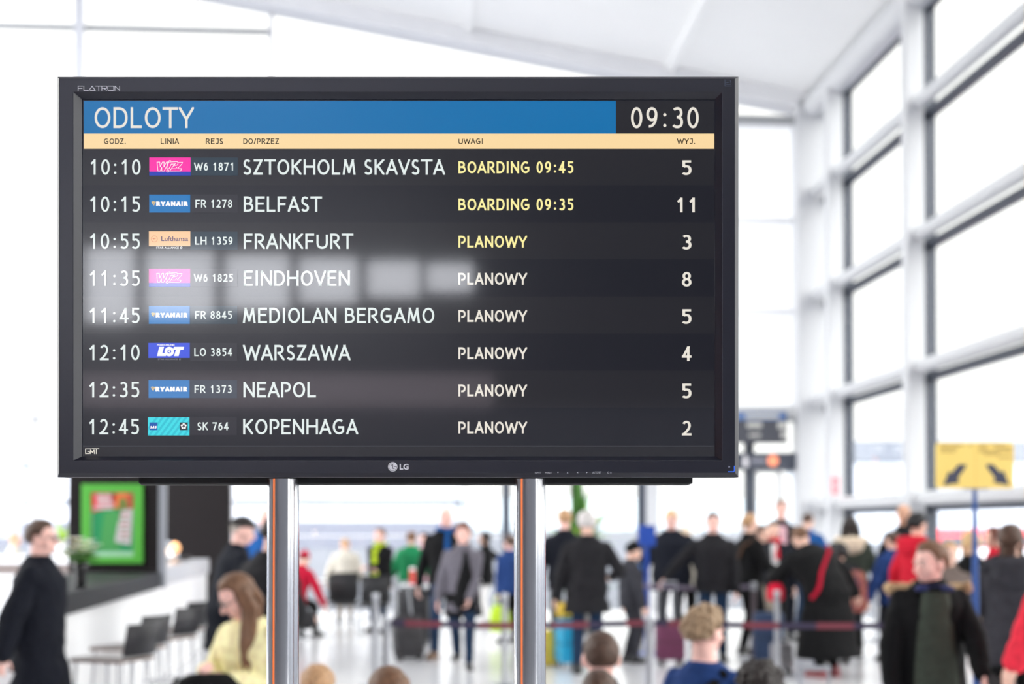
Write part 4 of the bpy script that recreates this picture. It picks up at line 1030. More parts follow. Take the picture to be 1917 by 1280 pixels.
P18b = person('person in a cream knitted hat almost hidden behind the navy jumper', 1282, 990, 18.6, 170, jacket='beige', pants='black', hair='sand', style='crop', hat=('beanie', 'cream'))
P19 = person('man in a dark grey jacket and jeans facing the camera, arm stretched to a case', 1335, 961, 16.5, 172, jacket='char', hem=.46, bulk=1.3, pants='jeans', hair='dark', style='short', skin='pink', Rr=(.33, .06, .555), L=(-.15, .05, .47), wide=1.2, head=(0, 0, 0))
P20 = person('woman with a fair ponytail in black turned to the right in the queue', 1402, 962, 17.2, -62, jacket='black', hem=.42, bulk=1.3, pants='black', hair='sand', style='ponytail', Rr=(.12, .16, .60), strap=('brown', 1, -1))
P21 = person('tall person in a dark suit and pink shirt standing above the queue', 1462, 937, 19.4, 178, jacket='navy', hem=.46, open_front='pink', pants='navy', hair='light', style='short', skin='pink')
P22 = person('dark-haired woman in red and white facing the camera within the queue', 1447, 976, 18.6, 176, jacket='navy', hem=.46, open_front='white', pants='black', hair='dark', style='short', scarf='red')
P22b = person('person in a navy jacket holding papers beside the dark-haired woman in red', 1425, 984, 18.0, -120, jacket='navy', hem=.46, pants='stone', hair='brown', style='short')
P24 = person('woman in a long black coat bending over with a red bag strap across her back', 1496, 985, 15.0, 26, H=1.74, jacket='black', hem=.12, bulk=2.2, pants='black', hair='light', style='short', lean=30, tilt=-6, wide=1.5, strap=('deepred', 1, -1), L=(-.18, .34, .62), shoes=mat('shoe_rose', (150, 80, 84), 0.5))
P25 = person('person with brown hair in a bright blue jacket beyond the black coat', 1512, 964, 20.8, -40, jacket='blue', hem=.46, bulk=1.5, pants='jeans', hair='brown', style='crop', wide=1.2, lean=6)
P26 = person('woman with dark hair and a cream fur hood, back turned, under the red mark', 1592, 968, 17.0, -6, jacket='olive', hem=.42, bulk=1.5, pants='black', hair='dark', style='long', hood='cream', wide=1.15)
P26b = person('person in a black padded coat between the bent woman and the fur hood', 1572, 1020, 16.1, 10, jacket='ink', hem=.36, bulk=1.7, pants='black', hair='black', style='full', wide=1.1)
P28 = person('person with black hair in a shiny red padded jacket facing right', 1716, 964, 15.4, -60, jacket='red', hem=.46, bulk=1.8, pants='navy', hair='black', style='full', hood='red')
P27 = person('tall bald man in a dark coat next to the red padded jacket', 1692, 945, 17.0, 150, jacket='char', hem=.44, bulk=1.3, pants='navy', hair='sand', style='fringe', skin='tan')
P27b = person('person in a navy anorak at the left of the red padded jacket', 1672, 996, 16.4, 20, jacket='royal', hem=.44, bulk=1.4, pants='navy', hair='brown', style='crop', wide=1.1)
# ---- the cafe tables at the back
P2 = person('bald man in a beige jacket far off at the left edge behind the counter', 26, 998, 23.0, -70, jacket='beige', hem=.46, bulk=1.3, pants='stone', hair='sand', style='fringe', skin='tan')
P5 = person('tall man whose fair head shows left of the left pole', 496, 953, 18.0, 175, jacket='blue', hem=.46, pants='navy', hair='sand', style='fringe', skin='pink')
P7 = person('person in a red knitted hat sitting bowed right of the left pole', 570, 1030, 20.0, -20, seat=.45, H=1.62, jacket='deepred', hem=.50, bulk=1.3, pants='black', hair='dark', style='crop', hat=('beanie', 'deepred'), lean=24)
P8 = person('person in a pale beige jacket with back turned at the far tables', 646, 1008, 23.0, 8, jacket='beige', hem=.46, bulk=1.6, pants='stone', hair='sand', style='crop', wide=1.2)
P9 = person('woman in a black and lime jacket standing by the far tables with folded arms', 712, 990, 21.0, 150, jacket='black', hem=.44, bulk=1.6, open_front='lime', pants='jeans', hair='light', style='short', Rr=(-.02, .14, .60), L=(.02, .15, .63), scarf='lime', wide=1.15, skin='pink')
P10 = person('person in a green jacket with back turned at the far table', 770, 996, 21.5, -14, jacket='green', hem=.46, bulk=1.7, pants='black', hair='light', style='short', wide=1.2)
P10b = person('dark-haired person facing the camera beside the green jacket', 794, 998, 22.8, 165, jacket='pink', hem=.46, pants='black', hair='black', style='short', skin='pink')
P13 = person('person in black turned left reaching out an arm beyond the grey coat', 909, 996, 22.0, 60, jacket='black', hem=.44, bulk=1.2, pants='white', hair='dark', style='bob', Rr=(.30, .16, .72), skin='tan')
P14 = person('person in a navy jacket just left of the right pole', 955, 1003, 19.0, 30, jacket='royal', hem=.46, bulk=1.4, pants='black', hair='brown', style='short', skin='pink', L=(-.10, .05, .455))
# == PROPS ==
# ================================================================== FURNITURE AND LUGGAGE
def RZ(deg): return Matrix.Rotation(radians(deg), 3, 'Z')
# ---- the bar on the left
BA = Vector((-3.25, 9.7, 0)); BE = (Vector((-4.19, 18.6, 0)) - BA).normalized(); BN = Vector((-BE.y, BE.x, 0))
def bar(mb, t0, t1, d0, d1, z0, z1, mi=0):
    vs = [BA + BE * t + BN * d + Vector((0, 0, z)) for z in (z0, z1) for d in (d0, d1) for t in (t0, t1)]
    mb.add(vs, [(0, 2, 3, 1), (4, 5, 7, 6), (0, 1, 5, 4), (2, 6, 7, 3), (0, 4, 6, 2), (1, 3, 7, 5)], mi)
BARW = mat('bar_white_laminate', (246, 246, 247), 0.3, vary=0.01, scale=2); BARD = mat('bar_black_top', (26, 26, 31), 0.5, spec=0.3, vary=0.08, scale=6); BARG = mat('bar_grey_stone', (196, 196, 200), 0.35, vary=0.05, scale=6)
DKWALL = mat('dark_brown_panel', (20, 14, 15), 0.7, spec=0.25, vary=0.12, scale=3, stretch=(1, 1, 12))
tE = 4.45
bt = thing('bar_counter', 'white fronted bar counter with a black upper edge behind the bar stools', 'bar counter', BA)
def bpart(name, m, t0, t1, d0, d1, z0, z1, bev=0.006):
    mb = MB(); bar(mb, t0, t1, d0, d1, z0, z1); o = mb.build(name, m, None, BA, bevel=bev); o.location = (0, 0, 0); o.parent = bt; return o
bpart('front_panel', BARW, 0.0, tE, 0.06, 0.16, 0.0, 1.0)
mb = MB(); pl_ = [BE * t + BN * d for t, d in ((0.0, 0.0), (tE, 0.0), (tE, 0.98), (0.03, 0.04))]
mb.add([p + Vector((0, 0, z)) for z in (1.0, 1.16) for p in pl_], [(3, 2, 1, 0), (4, 5, 6, 7), (0, 1, 5, 4), (1, 2, 6, 5), (2, 3, 7, 6), (3, 0, 4, 7)])
mb.build('black_edge', BARD, bt, bevel=.006)
bpart('back_panel', BARD, tE - .1, tE, 0.16, 0.98, 0.0, 1.0)
bt = thing('bar_counter', 'far grey-edged stretch of the bar counter carrying the glowing lamp', 'bar counter', BA)
bpart('front_panel', BARW, tE + .002, 9.0, 0.06, 0.14, 0.0, 1.0)
bpart('grey_edge', BARG, tE + .36, 9.0, 0.03, 0.9, 1.0, 1.20)
bpart('grey_edge_end', BARG, tE + .10, tE + .36, 0.03, 0.05, 1.0, 1.20)
mb = MB(); bar(mb, tE, tE + .10, -0.05, 0.02, 1.0, 3.2); struct('trim_bar_post', mb, mat('post_grey', (140, 143, 150), 0.4), bevel=.006)
q0, q1 = W(128, 985, 14.15), W(297, 985, 14.15)
mb = MB(); mb.box(((q0.x + q1.x) / 2, 14.19, 2.18), (q1.x - q0.x, 0.08, 2.04)); tag(mb.build('wall_bar', DKWALL, origin=((q0.x + q1.x) / 2, 14.19, 1.16), bevel=.004), kind='structure')
q0, q1 = W(305, 985, 19.4), W(430, 985, 19.4)
mb = MB(); mb.box(((q0.x + q1.x) / 2, 19.46, 1.65), (q1.x - q0.x, 0.12, 3.3)); tag(mb.build('wall_bar_end', DKWALL, origin=((q0.x + q1.x) / 2, 19.46, 0), bevel=.004), kind='structure')
# ---- framed poster
PYY = 14.148
def PS(px, py, dy=0.0): q = W(px, py, PYY); return Vector((q.x, PYY + dy, q.z))
def at_plane(Yp, org): 
    def f(px, py, dy=0.0): q = W(px, py, Yp); return Vector((q.x - org.x, Yp + dy - org.y, q.z - org.z))
    return f
po = thing('framed_poster', 'bright green framed drinks poster hanging on the dark bar wall', 'poster', PS(211, 1054))
fp = at_plane(PYY, Vector(po.location))
def pquad(mb, f, l, t, r, b, dy, mi=0): mb.add([f(l, t, dy), f(r, t, dy), f(r, b, dy), f(l, b, dy)], [(0, 3, 2, 1)], mi)
mb = MB(); rg = [[f_(x, y, d) for x, y in ((l, t), (r, t), (r, b), (l, b))] for f_ in (fp,) for l, t, r, b, d in ((154, 906, 268, 1054, 0), (154, 906, 268, 1054, -.035), (170.5, 921, 252, 1042, -.035), (171.5, 922, 251, 1041, -.012))]
mb.loft(rg, smooth=False, cap=False); mb.build('frame', mat('lime_green_frame', (78, 168, 56), 0.45), po, bevel=.003)
PG = [mat('print_' + n, c, 0.4) for n, c in (('green', (20, 140, 84)), ('pale', (160, 204, 172)), ('red', (222, 44, 58)), ('orange', (238, 110, 60)), ('mid', (66, 150, 78)), ('bottle', (106, 120, 54)), ('light', (196, 188, 190)), ('rust', (176, 74, 56)))]
mb = MB(); e = -.013
pquad(mb, fp, 171, 921.5, 251.5, 1041.5, e, 1); pquad(mb, fp, 174, 923, 250, 1032, e - .001, 0)
mb.add([fp(x, y, e - .002) for x, y in ((196, 958), (222, 955), (226, 1030), (186, 1030))], [(3, 2, 1, 0)], 4)
mb.add([fp(x, y, e - .003) for x, y in ((172, 923), (218, 923), (214, 950), (173, 958))], [(3, 2, 1, 0)], 2); mb.add([fp(x, y, e - .003) for x, y in ((212, 923), (250, 923), (250, 950), (210, 951))], [(3, 2, 1, 0)], 3)
pquad(mb, fp, 240, 924, 250.5, 952, e - .0035, 7)
mb.add([fp(231 + 9 * cos(t) , 944 + 14 * sin(t), e - .004) for t in [2 * pi * i / 20 for i in range(20)]], [tuple(range(20))], 5)
mb.add([fp(x, y, e - .005) for x, y in ((229, 955), (249, 953), (245, 1020), (216, 1014), (222, 980))], [(4, 3, 2, 1, 0)], 6)
for a, b, c, d in ((181, 926, 210, 931), (182, 933, 208, 938), (183, 940, 214, 945), (176, 948, 212, 953)): pquad(mb, fp, a, b, c, d, e - .005, 6)
for k in range(6): pquad(mb, fp, 227 + k * .4 - 3, 962 + 9 * k, 243 - 2 * (k % 2), 964.5 + 9 * k, e - .006, 5 if k % 2 else 7)
mb.build('print', PG, po)
# ---- counter behind, plant, vase with flowers
sv = thing('service_counter', 'white service counter with a brown band behind the man in the overcoat', 'counter', (W(40, 985, 17).x, 17, 0))
for nm, m, y0, y1, dz in (('front', BARW, 1075, None, 0), ('band', mat('taupe_band', (128, 116, 112), 0.5), 1055, 1075, .01), ('worktop', BARW, 1041, 1055, .03)):
    z1 = W(40, y0, 17).z; z0 = W(40, y1, 17).z if y1 else 0.0
    mb = MB(); mb.box((0, 0.35 - dz / 2, (z0 + z1) / 2), (1.36 + dz, 0.7 + dz, z1 - z0)); mb.build(nm, m, sv, bevel=.004)
ztop = W(40, 1041, 17).z
def leaf(mb, base, tip, wdt, droop=.15, mi=0, n=7):
    base = Vector(base); tip = Vector(tip); d = tip - base; sd = d.cross(Vector((0, 0, 1))); sd = sd.normalized() if sd.length > 1e-3 else Vector((1, 0, 0))
    top, bot = [], []
    for i in range(n):
        t = i / (n - 1); p = base + d * t + Vector((0, 0, d.length * droop * (sin(pi * t * .5) - t * 1.2 * t)))
        ww = wdt * (sin(pi * min(1, t * .9 + .08)) ** .7); top.append((p + sd * ww, p - sd * ww, p + Vector((0, 0, .004))))
    rings = [[a, m_, b, m_ - Vector((0, 0, .006))] for a, b, m_ in top]
    mb.loft(rings, mi, True)
LEAF = mat('leaf_green', (70, 122, 44), 0.5, vary=0.3, scale=12); LEAFL = mat('leaf_lime', (160, 200, 60), 0.5, vary=0.2, scale=12)
pt = thing('leafy_plant', 'small plant with lime leaves in a white pot on the service counter', 'plant', (W(117, 985, 17.2).x, 17.2, ztop))
mb = MB(); mb.lathe((0, 0, 0), [(.0, 0), (.06, 0), (.085, .16), (.075, .16), (.07, .14), (0, .14)], 20); mb.build('pot', WHITE, pt)
mb = MB()
for k in range(11):
    a = 2.4 * k; leaf(mb, (0, 0, .14), (.10 * cos(a), .10 * sin(a), .30 + .2 * ((k * 37) % 10) / 10), .02)
mb.build('leaves', LEAFL, pt)
vp = W(152, 985, 10.7); vz = 1.163
va = thing('flower_vase', 'black vase of white flowers standing on the bar counter', 'vase', (vp.x, 10.7, vz))
mb = MB(); mb.lathe((0, 0, 0), [(0, 0), (.035, 0), (.040, .02), (.055, .16), (.062, .20), (.056, .20), (.05, .16), (0, .16)], 24); mb.build('pot', mat('gloss_black', (16, 16, 18), 0.12), va)
mb = MB(); random.seed(5); heads = []
for k in range(16):
    a = 2.4 * k; r = .03 + .12 * ((k * 7) % 10) / 10; hgt = .27 + .13 * ((k * 3) % 7) / 7; p = Vector((r * cos(a) * 1.1, r * sin(a), hgt)); heads.append(p)
    mb.tube([(0, 0, .15), (p.x * .4, p.y * .4, .15 + (hgt - .15) * .6), p], .003, 6)
for k in range(46):
    a = 2.4 * k; leaf(mb, (.03 * cos(a), .03 * sin(a), .18 + .1 * (k % 5) / 5), (.15 * cos(a), .15 * sin(a), .22 + .12 * (k % 7) / 7), .014)
mb.build('greenery', LEAF, va)
PET = mat('petal_white', (250, 248, 240), 0.6, vary=0.08, scale=40)
for p in heads:
    mb = MB(); mb.ell(p, (.012, .012, .010), None, 10, 6, 1)
    for j in range(9):
        a = 2 * pi * j / 9; leaf(mb, p, p + Vector((.052 * cos(a), .052 * sin(a), .016)), .014, .2, 0, 5)
    mb.build('blossom', [PET, mat('flower_heart', (214, 190, 80), 0.6)], va)
# ---- lamp, glass dome, candle on the far part of the bar
LZ = 1.203
def on_bar(t, d, z): return BA + BE * t + BN * d + Vector((0, 0, z))
p = on_bar(6.35, .12, LZ)
la = thing('table_lamp', 'small lamp with a glowing orange globe on the bar counter', 'lamp', p)
mb = MB(); mb.lathe((0, 0, 0), [(0, 0), (.07, 0), (.07, .012), (.016, .03), (.014, .12), (.03, .13), (0, .13)], 20); mb.build('base', mat('brass_pale', (214, 184, 164), 0.3, metal=.6), la)
mb = MB(); mb.ell((0, 0, .185), (.06, .06, .066)); mb.build('globe', mat('lamp_globe', (255, 200, 150), 0.4, emit=(255, 176, 104), es=1.2), la)
bl = bpy.data.lights.new('globe_bulb', 'POINT'); bl.energy = 1.5; bl.color = (1, .68, .4); bl.shadow_soft_size = .05; lo = bpy.data.objects.new('globe_bulb', bl); COL.objects.link(lo); lo.location = (0, 0, .27); lo.parent = la
p = on_bar(6.75, .30, LZ)
dm = thing('cake_dome', 'clear glass dome on a plate behind the glowing lamp', 'glass dome', p)
mb = MB(); mb.lathe((0, 0, 0), [(0, 0), (.08, 0), (.03, .02), (.03, .05), (.18, .06), (.18, .07), (0, .07)], 28); mb.build('plate', WHITE, dm)
mb = MB(); mb.lathe((0, 0, .07), [(.165, 0), (.165, .08), (.14, .15), (.08, .19), (.015, .20), (.015, .22), (.0, .225)], 28); mb.build('dome', mat('dome_glass', (220, 226, 234), 0.08, metal=.75), dm)
p = on_bar(4.95, .10, LZ)
cd = thing('candle_holder', 'small glowing pink candle glass beside the grey post', 'candle', p)
mb = MB(); mb.lathe((0, 0, 0), [(0, 0), (.035, 0), (.042, .08), (.036, .08), (.03, .01), (0, .01)], 18); mb.build('glass', mat('pink_glass', (240, 196, 186), 0.2, emit=(255, 170, 140), es=.5), cd)
p = on_bar(7.9, .35, LZ)
tr = thing('serving_tray', 'dark tray lying at the far end of the bar', 'tray', p)
mb = MB(); mb.lathe((0, 0, 0), [(0, 0), (.2, 0), (.22, .05), (.21, .05), (.19, .012), (0, .012)], 28); mb.build('tray', mat('dark_tray', (40, 36, 36), 0.4), tr)
# ---- bar stools
SEATM = mat('stool_seat_grey', (176, 172, 170), 0.5); WOODE = mat('stool_wood_edge', (124, 92, 74), 0.5); BACKM = mat('stool_back_black', (38, 37, 42), 0.5, vary=.1, scale=30)
def stool():
    t = thing('bar_stool', '', 'bar stool')
    mb = MB(); mb.box((0, 0, .742), (.40, .40, .012)); mb.build('seat', SEATM, t, bevel=.005)
    mb = MB(); mb.box((0, 0, .728), (.405, .405, .016)); mb.build('seat_edge', WOODE, t, bevel=.004)
    mb = MB(); n = 9
    mb.loft([[Vector((x, -.20 - .06 * (1 - (x / .2) ** 2) + s, z)) for s, z in ((0, .765), (-.04, .985), (-.055, .98), (-.015, .765))] for x in [-.18 + .36 * i / (n - 1) for i in range(n)]]); mb.build('backrest', BACKM, t)
    for sx in (-1, 1):
        for sy in (-1, 1):
            mb = MB(); mb.tube([(sx * .17, sy * .17, .72), (sx * .205, sy * .205, .008)], .009, 10); mb.build('leg', STEEL, t)
        mb = MB(); mb.tube([(sx * .15, -.19, .735), (sx * .15, -.23, .80)], .007, 8); mb.build('back_bracket', STEEL, t)
    mb = MB(); mb.tube([(-.19, .19, .28), (.19, .19, .28), (.19, -.19, .28), (-.19, -.19, .28), (-.19, .19, .28)], .007, 8); mb.build('footrest', STEEL, t)
    return t
st0 = stool()
for i, (px_, Y_, lb) in enumerate(((212, 9.3, 'black-backed bar stool nearest the camera, left end of the row'), (241, 10.15, 'second black-backed bar stool, half hidden behind the nearest one'), (305, 11.1, 'third black-backed bar stool, standing clear before the white bar front'), (328, 11.95, 'fourth black-backed bar stool, farthest along the bar, beside the navy coat'))):
    o = st0 if i == 0 else copy_tree(st0)
    q = W(px_, 985, Y_); o.location = (q.x, Y_, 0); o.rotation_euler = (0, 0, radians(70)); o['label'] = lb; o['group'] = 'bar stools along the bar'
# ---- cafe tables, chairs, tableware
def round_table(px_, Y_, lb):
    t = thing('round_table', lb, 'table', (W(px_, 985, Y_).x, Y_, 0), 0, 'round white cafe tables')
    mb = MB(); mb.lathe((0, 0, .73), [(0, 0), (.38, 0), (.40, .012), (.38, .025), (0, .025)], 32); mb.build('tabletop', WHITE, t)
    mb = MB(); mb.tube([(0, 0, .02), (0, 0, .73)], .035, 16); mb.build('column', STEEL, t)
    mb = MB(); mb.lathe((0, 0, 0), [(0, 0), (.26, 0), (.26, .012), (.04, .03), (0, .03)], 28); mb.build('foot', STEEL, t)
    return t
tabs = [round_table(570, 22.2, 'round white cafe table just right of the left pole'), round_table(796, 20.6, 'round white cafe table in front of the person in green'), round_table(692, 24.2, 'round white cafe table farthest back, between the black chairs')]
random.seed(3); CUP = [WHITE, mat('red_carton', (206, 70, 66), 0.5), mat('clear_bottle', (214, 224, 222), 0.15)]
for i, (ti, dx, dy, k) in enumerate(((1, -.2, .05, 1), (1, -.05, -.1, 0), (1, .12, .08, 2), (1, .24, -.05, 0), (0, .1, .0, 0), (0, -.05, .1, 2))):
    lbs = ['red and white carton at the left of the table by the person in green', 'white paper cup in the middle of the table by the person in green', 'clear bottle on the table by the person in green', 'white paper cup at the right of the table by the person in green', 'white paper cup on the table next to the left pole', 'clear bottle on the table next to the left pole']
    o = tabs[ti]; nm = ('paper_cup', 'drink_carton', 'water_bottle')[k]
    t = thing(nm, lbs[i], ('cup', 'carton', 'bottle')[k], (o.location.x + dx, o.location.y + dy, .755))
    if k == 1: mb = MB(); mb.box((0, 0, .11), (.08, .08, .22)); mb.build('carton', CUP[1], t, bevel=.004); mb = MB(); mb.loft([[Vector((-.04, -.04, .22)), Vector((.04, -.04, .22)), Vector((.04, .04, .22)), Vector((-.04, .04, .22))], [Vector((-.04, -.004, .26)), Vector((.04, -.004, .26)), Vector((.04, .004, .26)), Vector((-.04, .004, .26))]], smooth=False); mb.build('gable_top', WHITE, t)
    elif k == 0: mb = MB(); mb.lathe((0, 0, 0), [(0, 0), (.035, 0), (.045, .13), (.048, .135), (.04, .135), (0, .13)], 18); mb.build('cup', WHITE, t)
    else:
        mb = MB(); mb.lathe((0, 0, 0), [(0, 0), (.036, 0), (.036, .15), (.014, .20), (.014, .225), (0, .225)], 18); mb.build('bottle', CUP[2], t)
        mb = MB(); mb.lathe((0, 0, .22), [(0, 0), (.017, 0), (.017, .02), (0, .02)], 14); mb.build('cap', WHITE, t)
CHB = mat('chair_black_mesh', (24, 24, 27), 0.6, vary=.1, scale=40)
def chair():
    t = thing('cafe_chair', '', 'chair')
    mb = MB(); mb.loft([[Vector((sx * w_, y, z)) for sx, z in ((-1, .44), (1, .44), (1, .47), (-1, .47))] for y, w_ in ((-.21, .20), (0, .22), (.22, .21))], smooth=False); mb.build('seat', CHB, t, bevel=.006)
    mb = MB(); n = 9
    mb.loft([[Vector((x, -.22 - .05 * (1 - (x / .22) ** 2) + s, z)) for s, z in ((0, .50), (-.05, .92), (-.07, .92), (-.02, .50))] for x in [-.22 + .44 * i / (n - 1) for i in range(n)]]); mb.build('backrest', CHB, t)
    for sx in (-1, 1):
        for sy in (-1, 1): mb = MB(); mb.tube([(sx * .18, sy * .18, .44), (sx * .21, sy * .22, .008)], .010, 8); mb.build('leg', STEEL, t)
        mb = MB(); mb.tube([(sx * .19, -.19, .45), (sx * .20, -.235, .60)], .009, 8); mb.build('back_bracket', STEEL, t)
    return t
ch0 = chair()
for i, (px_, Y_, rz, lb) in enumerate(((648, 20.6, -6, 'black chair with its back to the camera left of the woman in lime'), (702, 20.2, 8, 'black chair in front of the woman in black and lime'), (742, 22.6, -60, 'black chair turned sideways before the person in green'), (640, 21.5, 20, 'black chair under the person in pale beige'))):
    o = ch0 if i == 0 else copy_tree(ch0); q = W(px_, 985, Y_); o.location = (q.x, Y_, 0); o.rotation_euler = (0, 0, radians(rz)); o['label'] = lb; o['group'] = 'black chairs around the cafe tables'
# ---- queue barriers
BELT = bpy.data.materials.new('belt_print'); BELT.use_nodes = True; n_ = BELT.node_tree; b_ = n_.nodes['Principled BSDF']; b_.inputs['Roughness'].default_value = .7
t_ = n_.nodes.new('ShaderNodeTexCoord'); w_ = n_.nodes.new('ShaderNodeTexWave'); w_.inputs['Scale'].default_value = .55; w_.bands_direction = 'X'; r_ = n_.nodes.new('ShaderNodeValToRGB')
r_.color_ramp.elements[0].color = (*lin((52, 44, 70)), 1); r_.color_ramp.elements[1].color = (*lin((120, 52, 66)), 1); r_.color_ramp.elements[0].position = .45; r_.color_ramp.elements[1].position = .55
n_.links.new(t_.outputs['Object'], w_.inputs['Vector']); n_.links.new(w_.outputs['Fac'], r_.inputs['Fac']); n_.links.new(r_.outputs['Color'], b_.inputs['Base Color'])
GREYBELT = mat('belt_grey', (128, 118, 136), 0.7)
def barrier(px_, Y_, lb, to=None, belt=None, post=STEEL):
    q = W(px_, 985, Y_); t = thing('queue_barrier', lb, 'barrier post', (q.x, Y_, 0), 0, 'retractable belt posts of the queue')
    mb = MB(); mb.lathe((0, 0, 0), [(0, 0), (.17, 0), (.17, .012), (.05, .03), (0, .03)], 28); mb.build('base', STEEL, t)
    mb = MB(); mb.tube([(0, 0, .02), (0, 0, .86)], .031, 18); mb.build('post', post, t)
    mb = MB(); mb.lathe((0, 0, .855), [(0, 0), (.036, 0), (.036, .09), (.03, .10), (0, .10)], 20); mb.build('belt_head', STEEL, t)
    if to:
        g = W(to[0], 985, to[1]); d = Vector((g.x - q.x, to[1] - Y_, 0)); L = d.length; d.normalize(); s = Vector((-d.y, d.x, 0)) * .0015; mb = MB(); N = 12; rr = []
        for i in range(N + 1):
            k = i / N; c = d * (.037 + (L - .074) * k) + Vector((0, 0, .900 - .02 * sin(pi * k))); rr.append([c + s + Vector((0, 0, .024)), c - s + Vector((0, 0, .024)), c - s - Vector((0, 0, .024)), c + s - Vector((0, 0, .024))])
        mb.loft(rr, smooth=False); mb.build('belt', belt or BELT, t)
    return t
barrier(724, 10.4, 'steel belt post at the left end of the near belt', (1216, 10.4))
barrier(1216, 10.4, 'steel belt post in the middle of the near belt, by the burgundy case', (1852, 10.3))
barrier(1852, 10.3, 'pale steel belt post beside the blue sign post', None, post=mat('post_pale', (214, 206, 210), 0.3, metal=.5))
barrier(704, 13.9, 'steel belt post left of the near belt, standing one row back')
barrier(945, 13.9, 'thin steel belt post just left of the right pole')
barrier(740, 18.2, 'steel belt post in front of the black suitcase', None)
barrier(1454, 14.5, 'steel belt post under the red shoulder bag')
barrier(1410, 16.6, 'dark belt post between the jeans and the bent woman', (1192, 16.9), GREYBELT, mat('post_dark', (90, 78, 84), 0.4))
barrier(1192, 16.9, 'steel belt post behind the child in the black beanie')
barrier(1640, 19.2, 'steel belt post between the patterned backpack and the boy', (1760, 19.8), GREYBELT)
barrier(1760, 19.8, 'steel belt post hidden behind the red padded jacket')
# ---- suitcases
TYRE = mat('castor_black', (26, 26, 28), 0.6)
def suitcase(name, lb, px_, Y_, w, d, h, m, rz=0, ribs=0, handle=0.0, cat='suitcase', tilt=0.0, soft=False):
    q = W(px_, 985, Y_); t = thing(name, lb, cat, (q.x, Y_, 0), radians(rz))
    if tilt: t.rotation_euler = (radians(tilt), 0, radians(rz))
    def rr(z, k): 
        a, b, r = w / 2 * k, d / 2 * k, min(w, d) * .22; out = []
        for cx, cy, a0 in ((a - r, b - r, 0), (-a + r, b - r, 90), (-a + r, -b + r, 180), (a - r, -b + r, 270)):
            for j in range(5): out.append(Vector((cx + r * cos(radians(a0 + 22.5 * j)), cy + r * sin(radians(a0 + 22.5 * j)), z)))
        return out
    z0 = .06; mb = MB(); mb.loft([rr(z0, .88), rr(z0 + .03, 1), rr(h * .5, 1.01), rr(h - .03, 1), rr(h, .88)]); mb.build('shell', m, t)
    mb = MB()
    for k in range(ribs): x = -w / 2 + w * (k + 1) / (ribs + 1); mb.box((x, -d / 2 - .003, (h + z0) / 2), (.012, .012, (h - z0) * .8))
    if ribs: mb.build('ribs', m, t, bevel=.003)
    mb = MB(); mb.tube([rr(h * .52, 1.025)[i] - Vector((0, 0, 0)) for i in list(range(20)) + [0]], .005, 6); mb.build('zip_line', TYRE, t)
    for sx in (-1, 1):
        for sy in (-1, 1): mb = MB(); mb.tube([(sx * w * .36 - .012, sy * d * .3, .028), (sx * w * .36 + .012, sy * d * .3, .028)], .028, 14); mb.tube([(sx * w * .36, sy * d * .3, .03), (sx * w * .36, sy * d * .3, .07)], .012, 8); mb.build('wheel', TYRE, t)
    mb = MB(); mb.tube([(-.07, 0, h - .005), (-.06, 0, h + .025), (.06, 0, h + .025), (.07, 0, h - .005)], .009, 8); mb.build('carry_handle', TYRE, t)
    if handle:
        for sx in (-1, 1): mb = MB(); mb.tube([(sx * w * .26, d * .3, h - .02), (sx * w * .26, d * .3, handle)], .009, 10); mb.build('handle_rod', STEEL, t)
        mb = MB(); mb.tube([(-w * .26 - .012, d * .3, handle), (w * .26 + .012, d * .3, handle)], .014, 10); mb.build('handle_grip', STEEL, t)
    return t
suitcase('suitcase', 'upright turquoise blue suitcase beside the grey-haired man', 1063, 15.7, .25, .40, .55, mat('turquoise_shell', (0, 156, 200), 0.35, vary=.06, scale=8), 12, 3)
suitcase('suitcase', 'burgundy suitcase with its long handle pulled up, behind the near belt', 1254, 16.0, .34, .24, .52, mat('burgundy_fabric', (104, 46, 78), 0.7, vary=.12, scale=30), 4, 2, .98)
suitcase('suitcase', 'black suitcase pulled along on its wheels by the tall bald man', 768, 16.4, .36, .24, .56, mat('black_case', (44, 42, 46), 0.6, vary=.1, scale=20), 22, 0, 1.02, tilt=-18)
suitcase('suitcase', 'large black upright suitcase beside the far table', 775, 18.6, .46, .28, .78, mat('black_case_dark', (26, 26, 30), 0.5), -8, 4)
suitcase('suitcase', 'dark blue suitcase behind the belt post under the red bag', 1438, 16.0, .36, .24, .62, mat('navy_case', (34, 58, 92), 0.5, vary=.08, scale=10), -10, 3)
suitcase('suitcase', 'grey cabin case whose steel handle rises at the bottom edge', 1530, 7.2, .30, .22, .55, mat('grey_case', (120, 122, 128), 0.4), 4, 3, .88)
suitcase('suitcase', 'small grey trolley case at the feet of the bent woman', 1462, 15.0, .22, .2, .34, mat('silver_case', (128, 126, 130), 0.4), 10, 3)
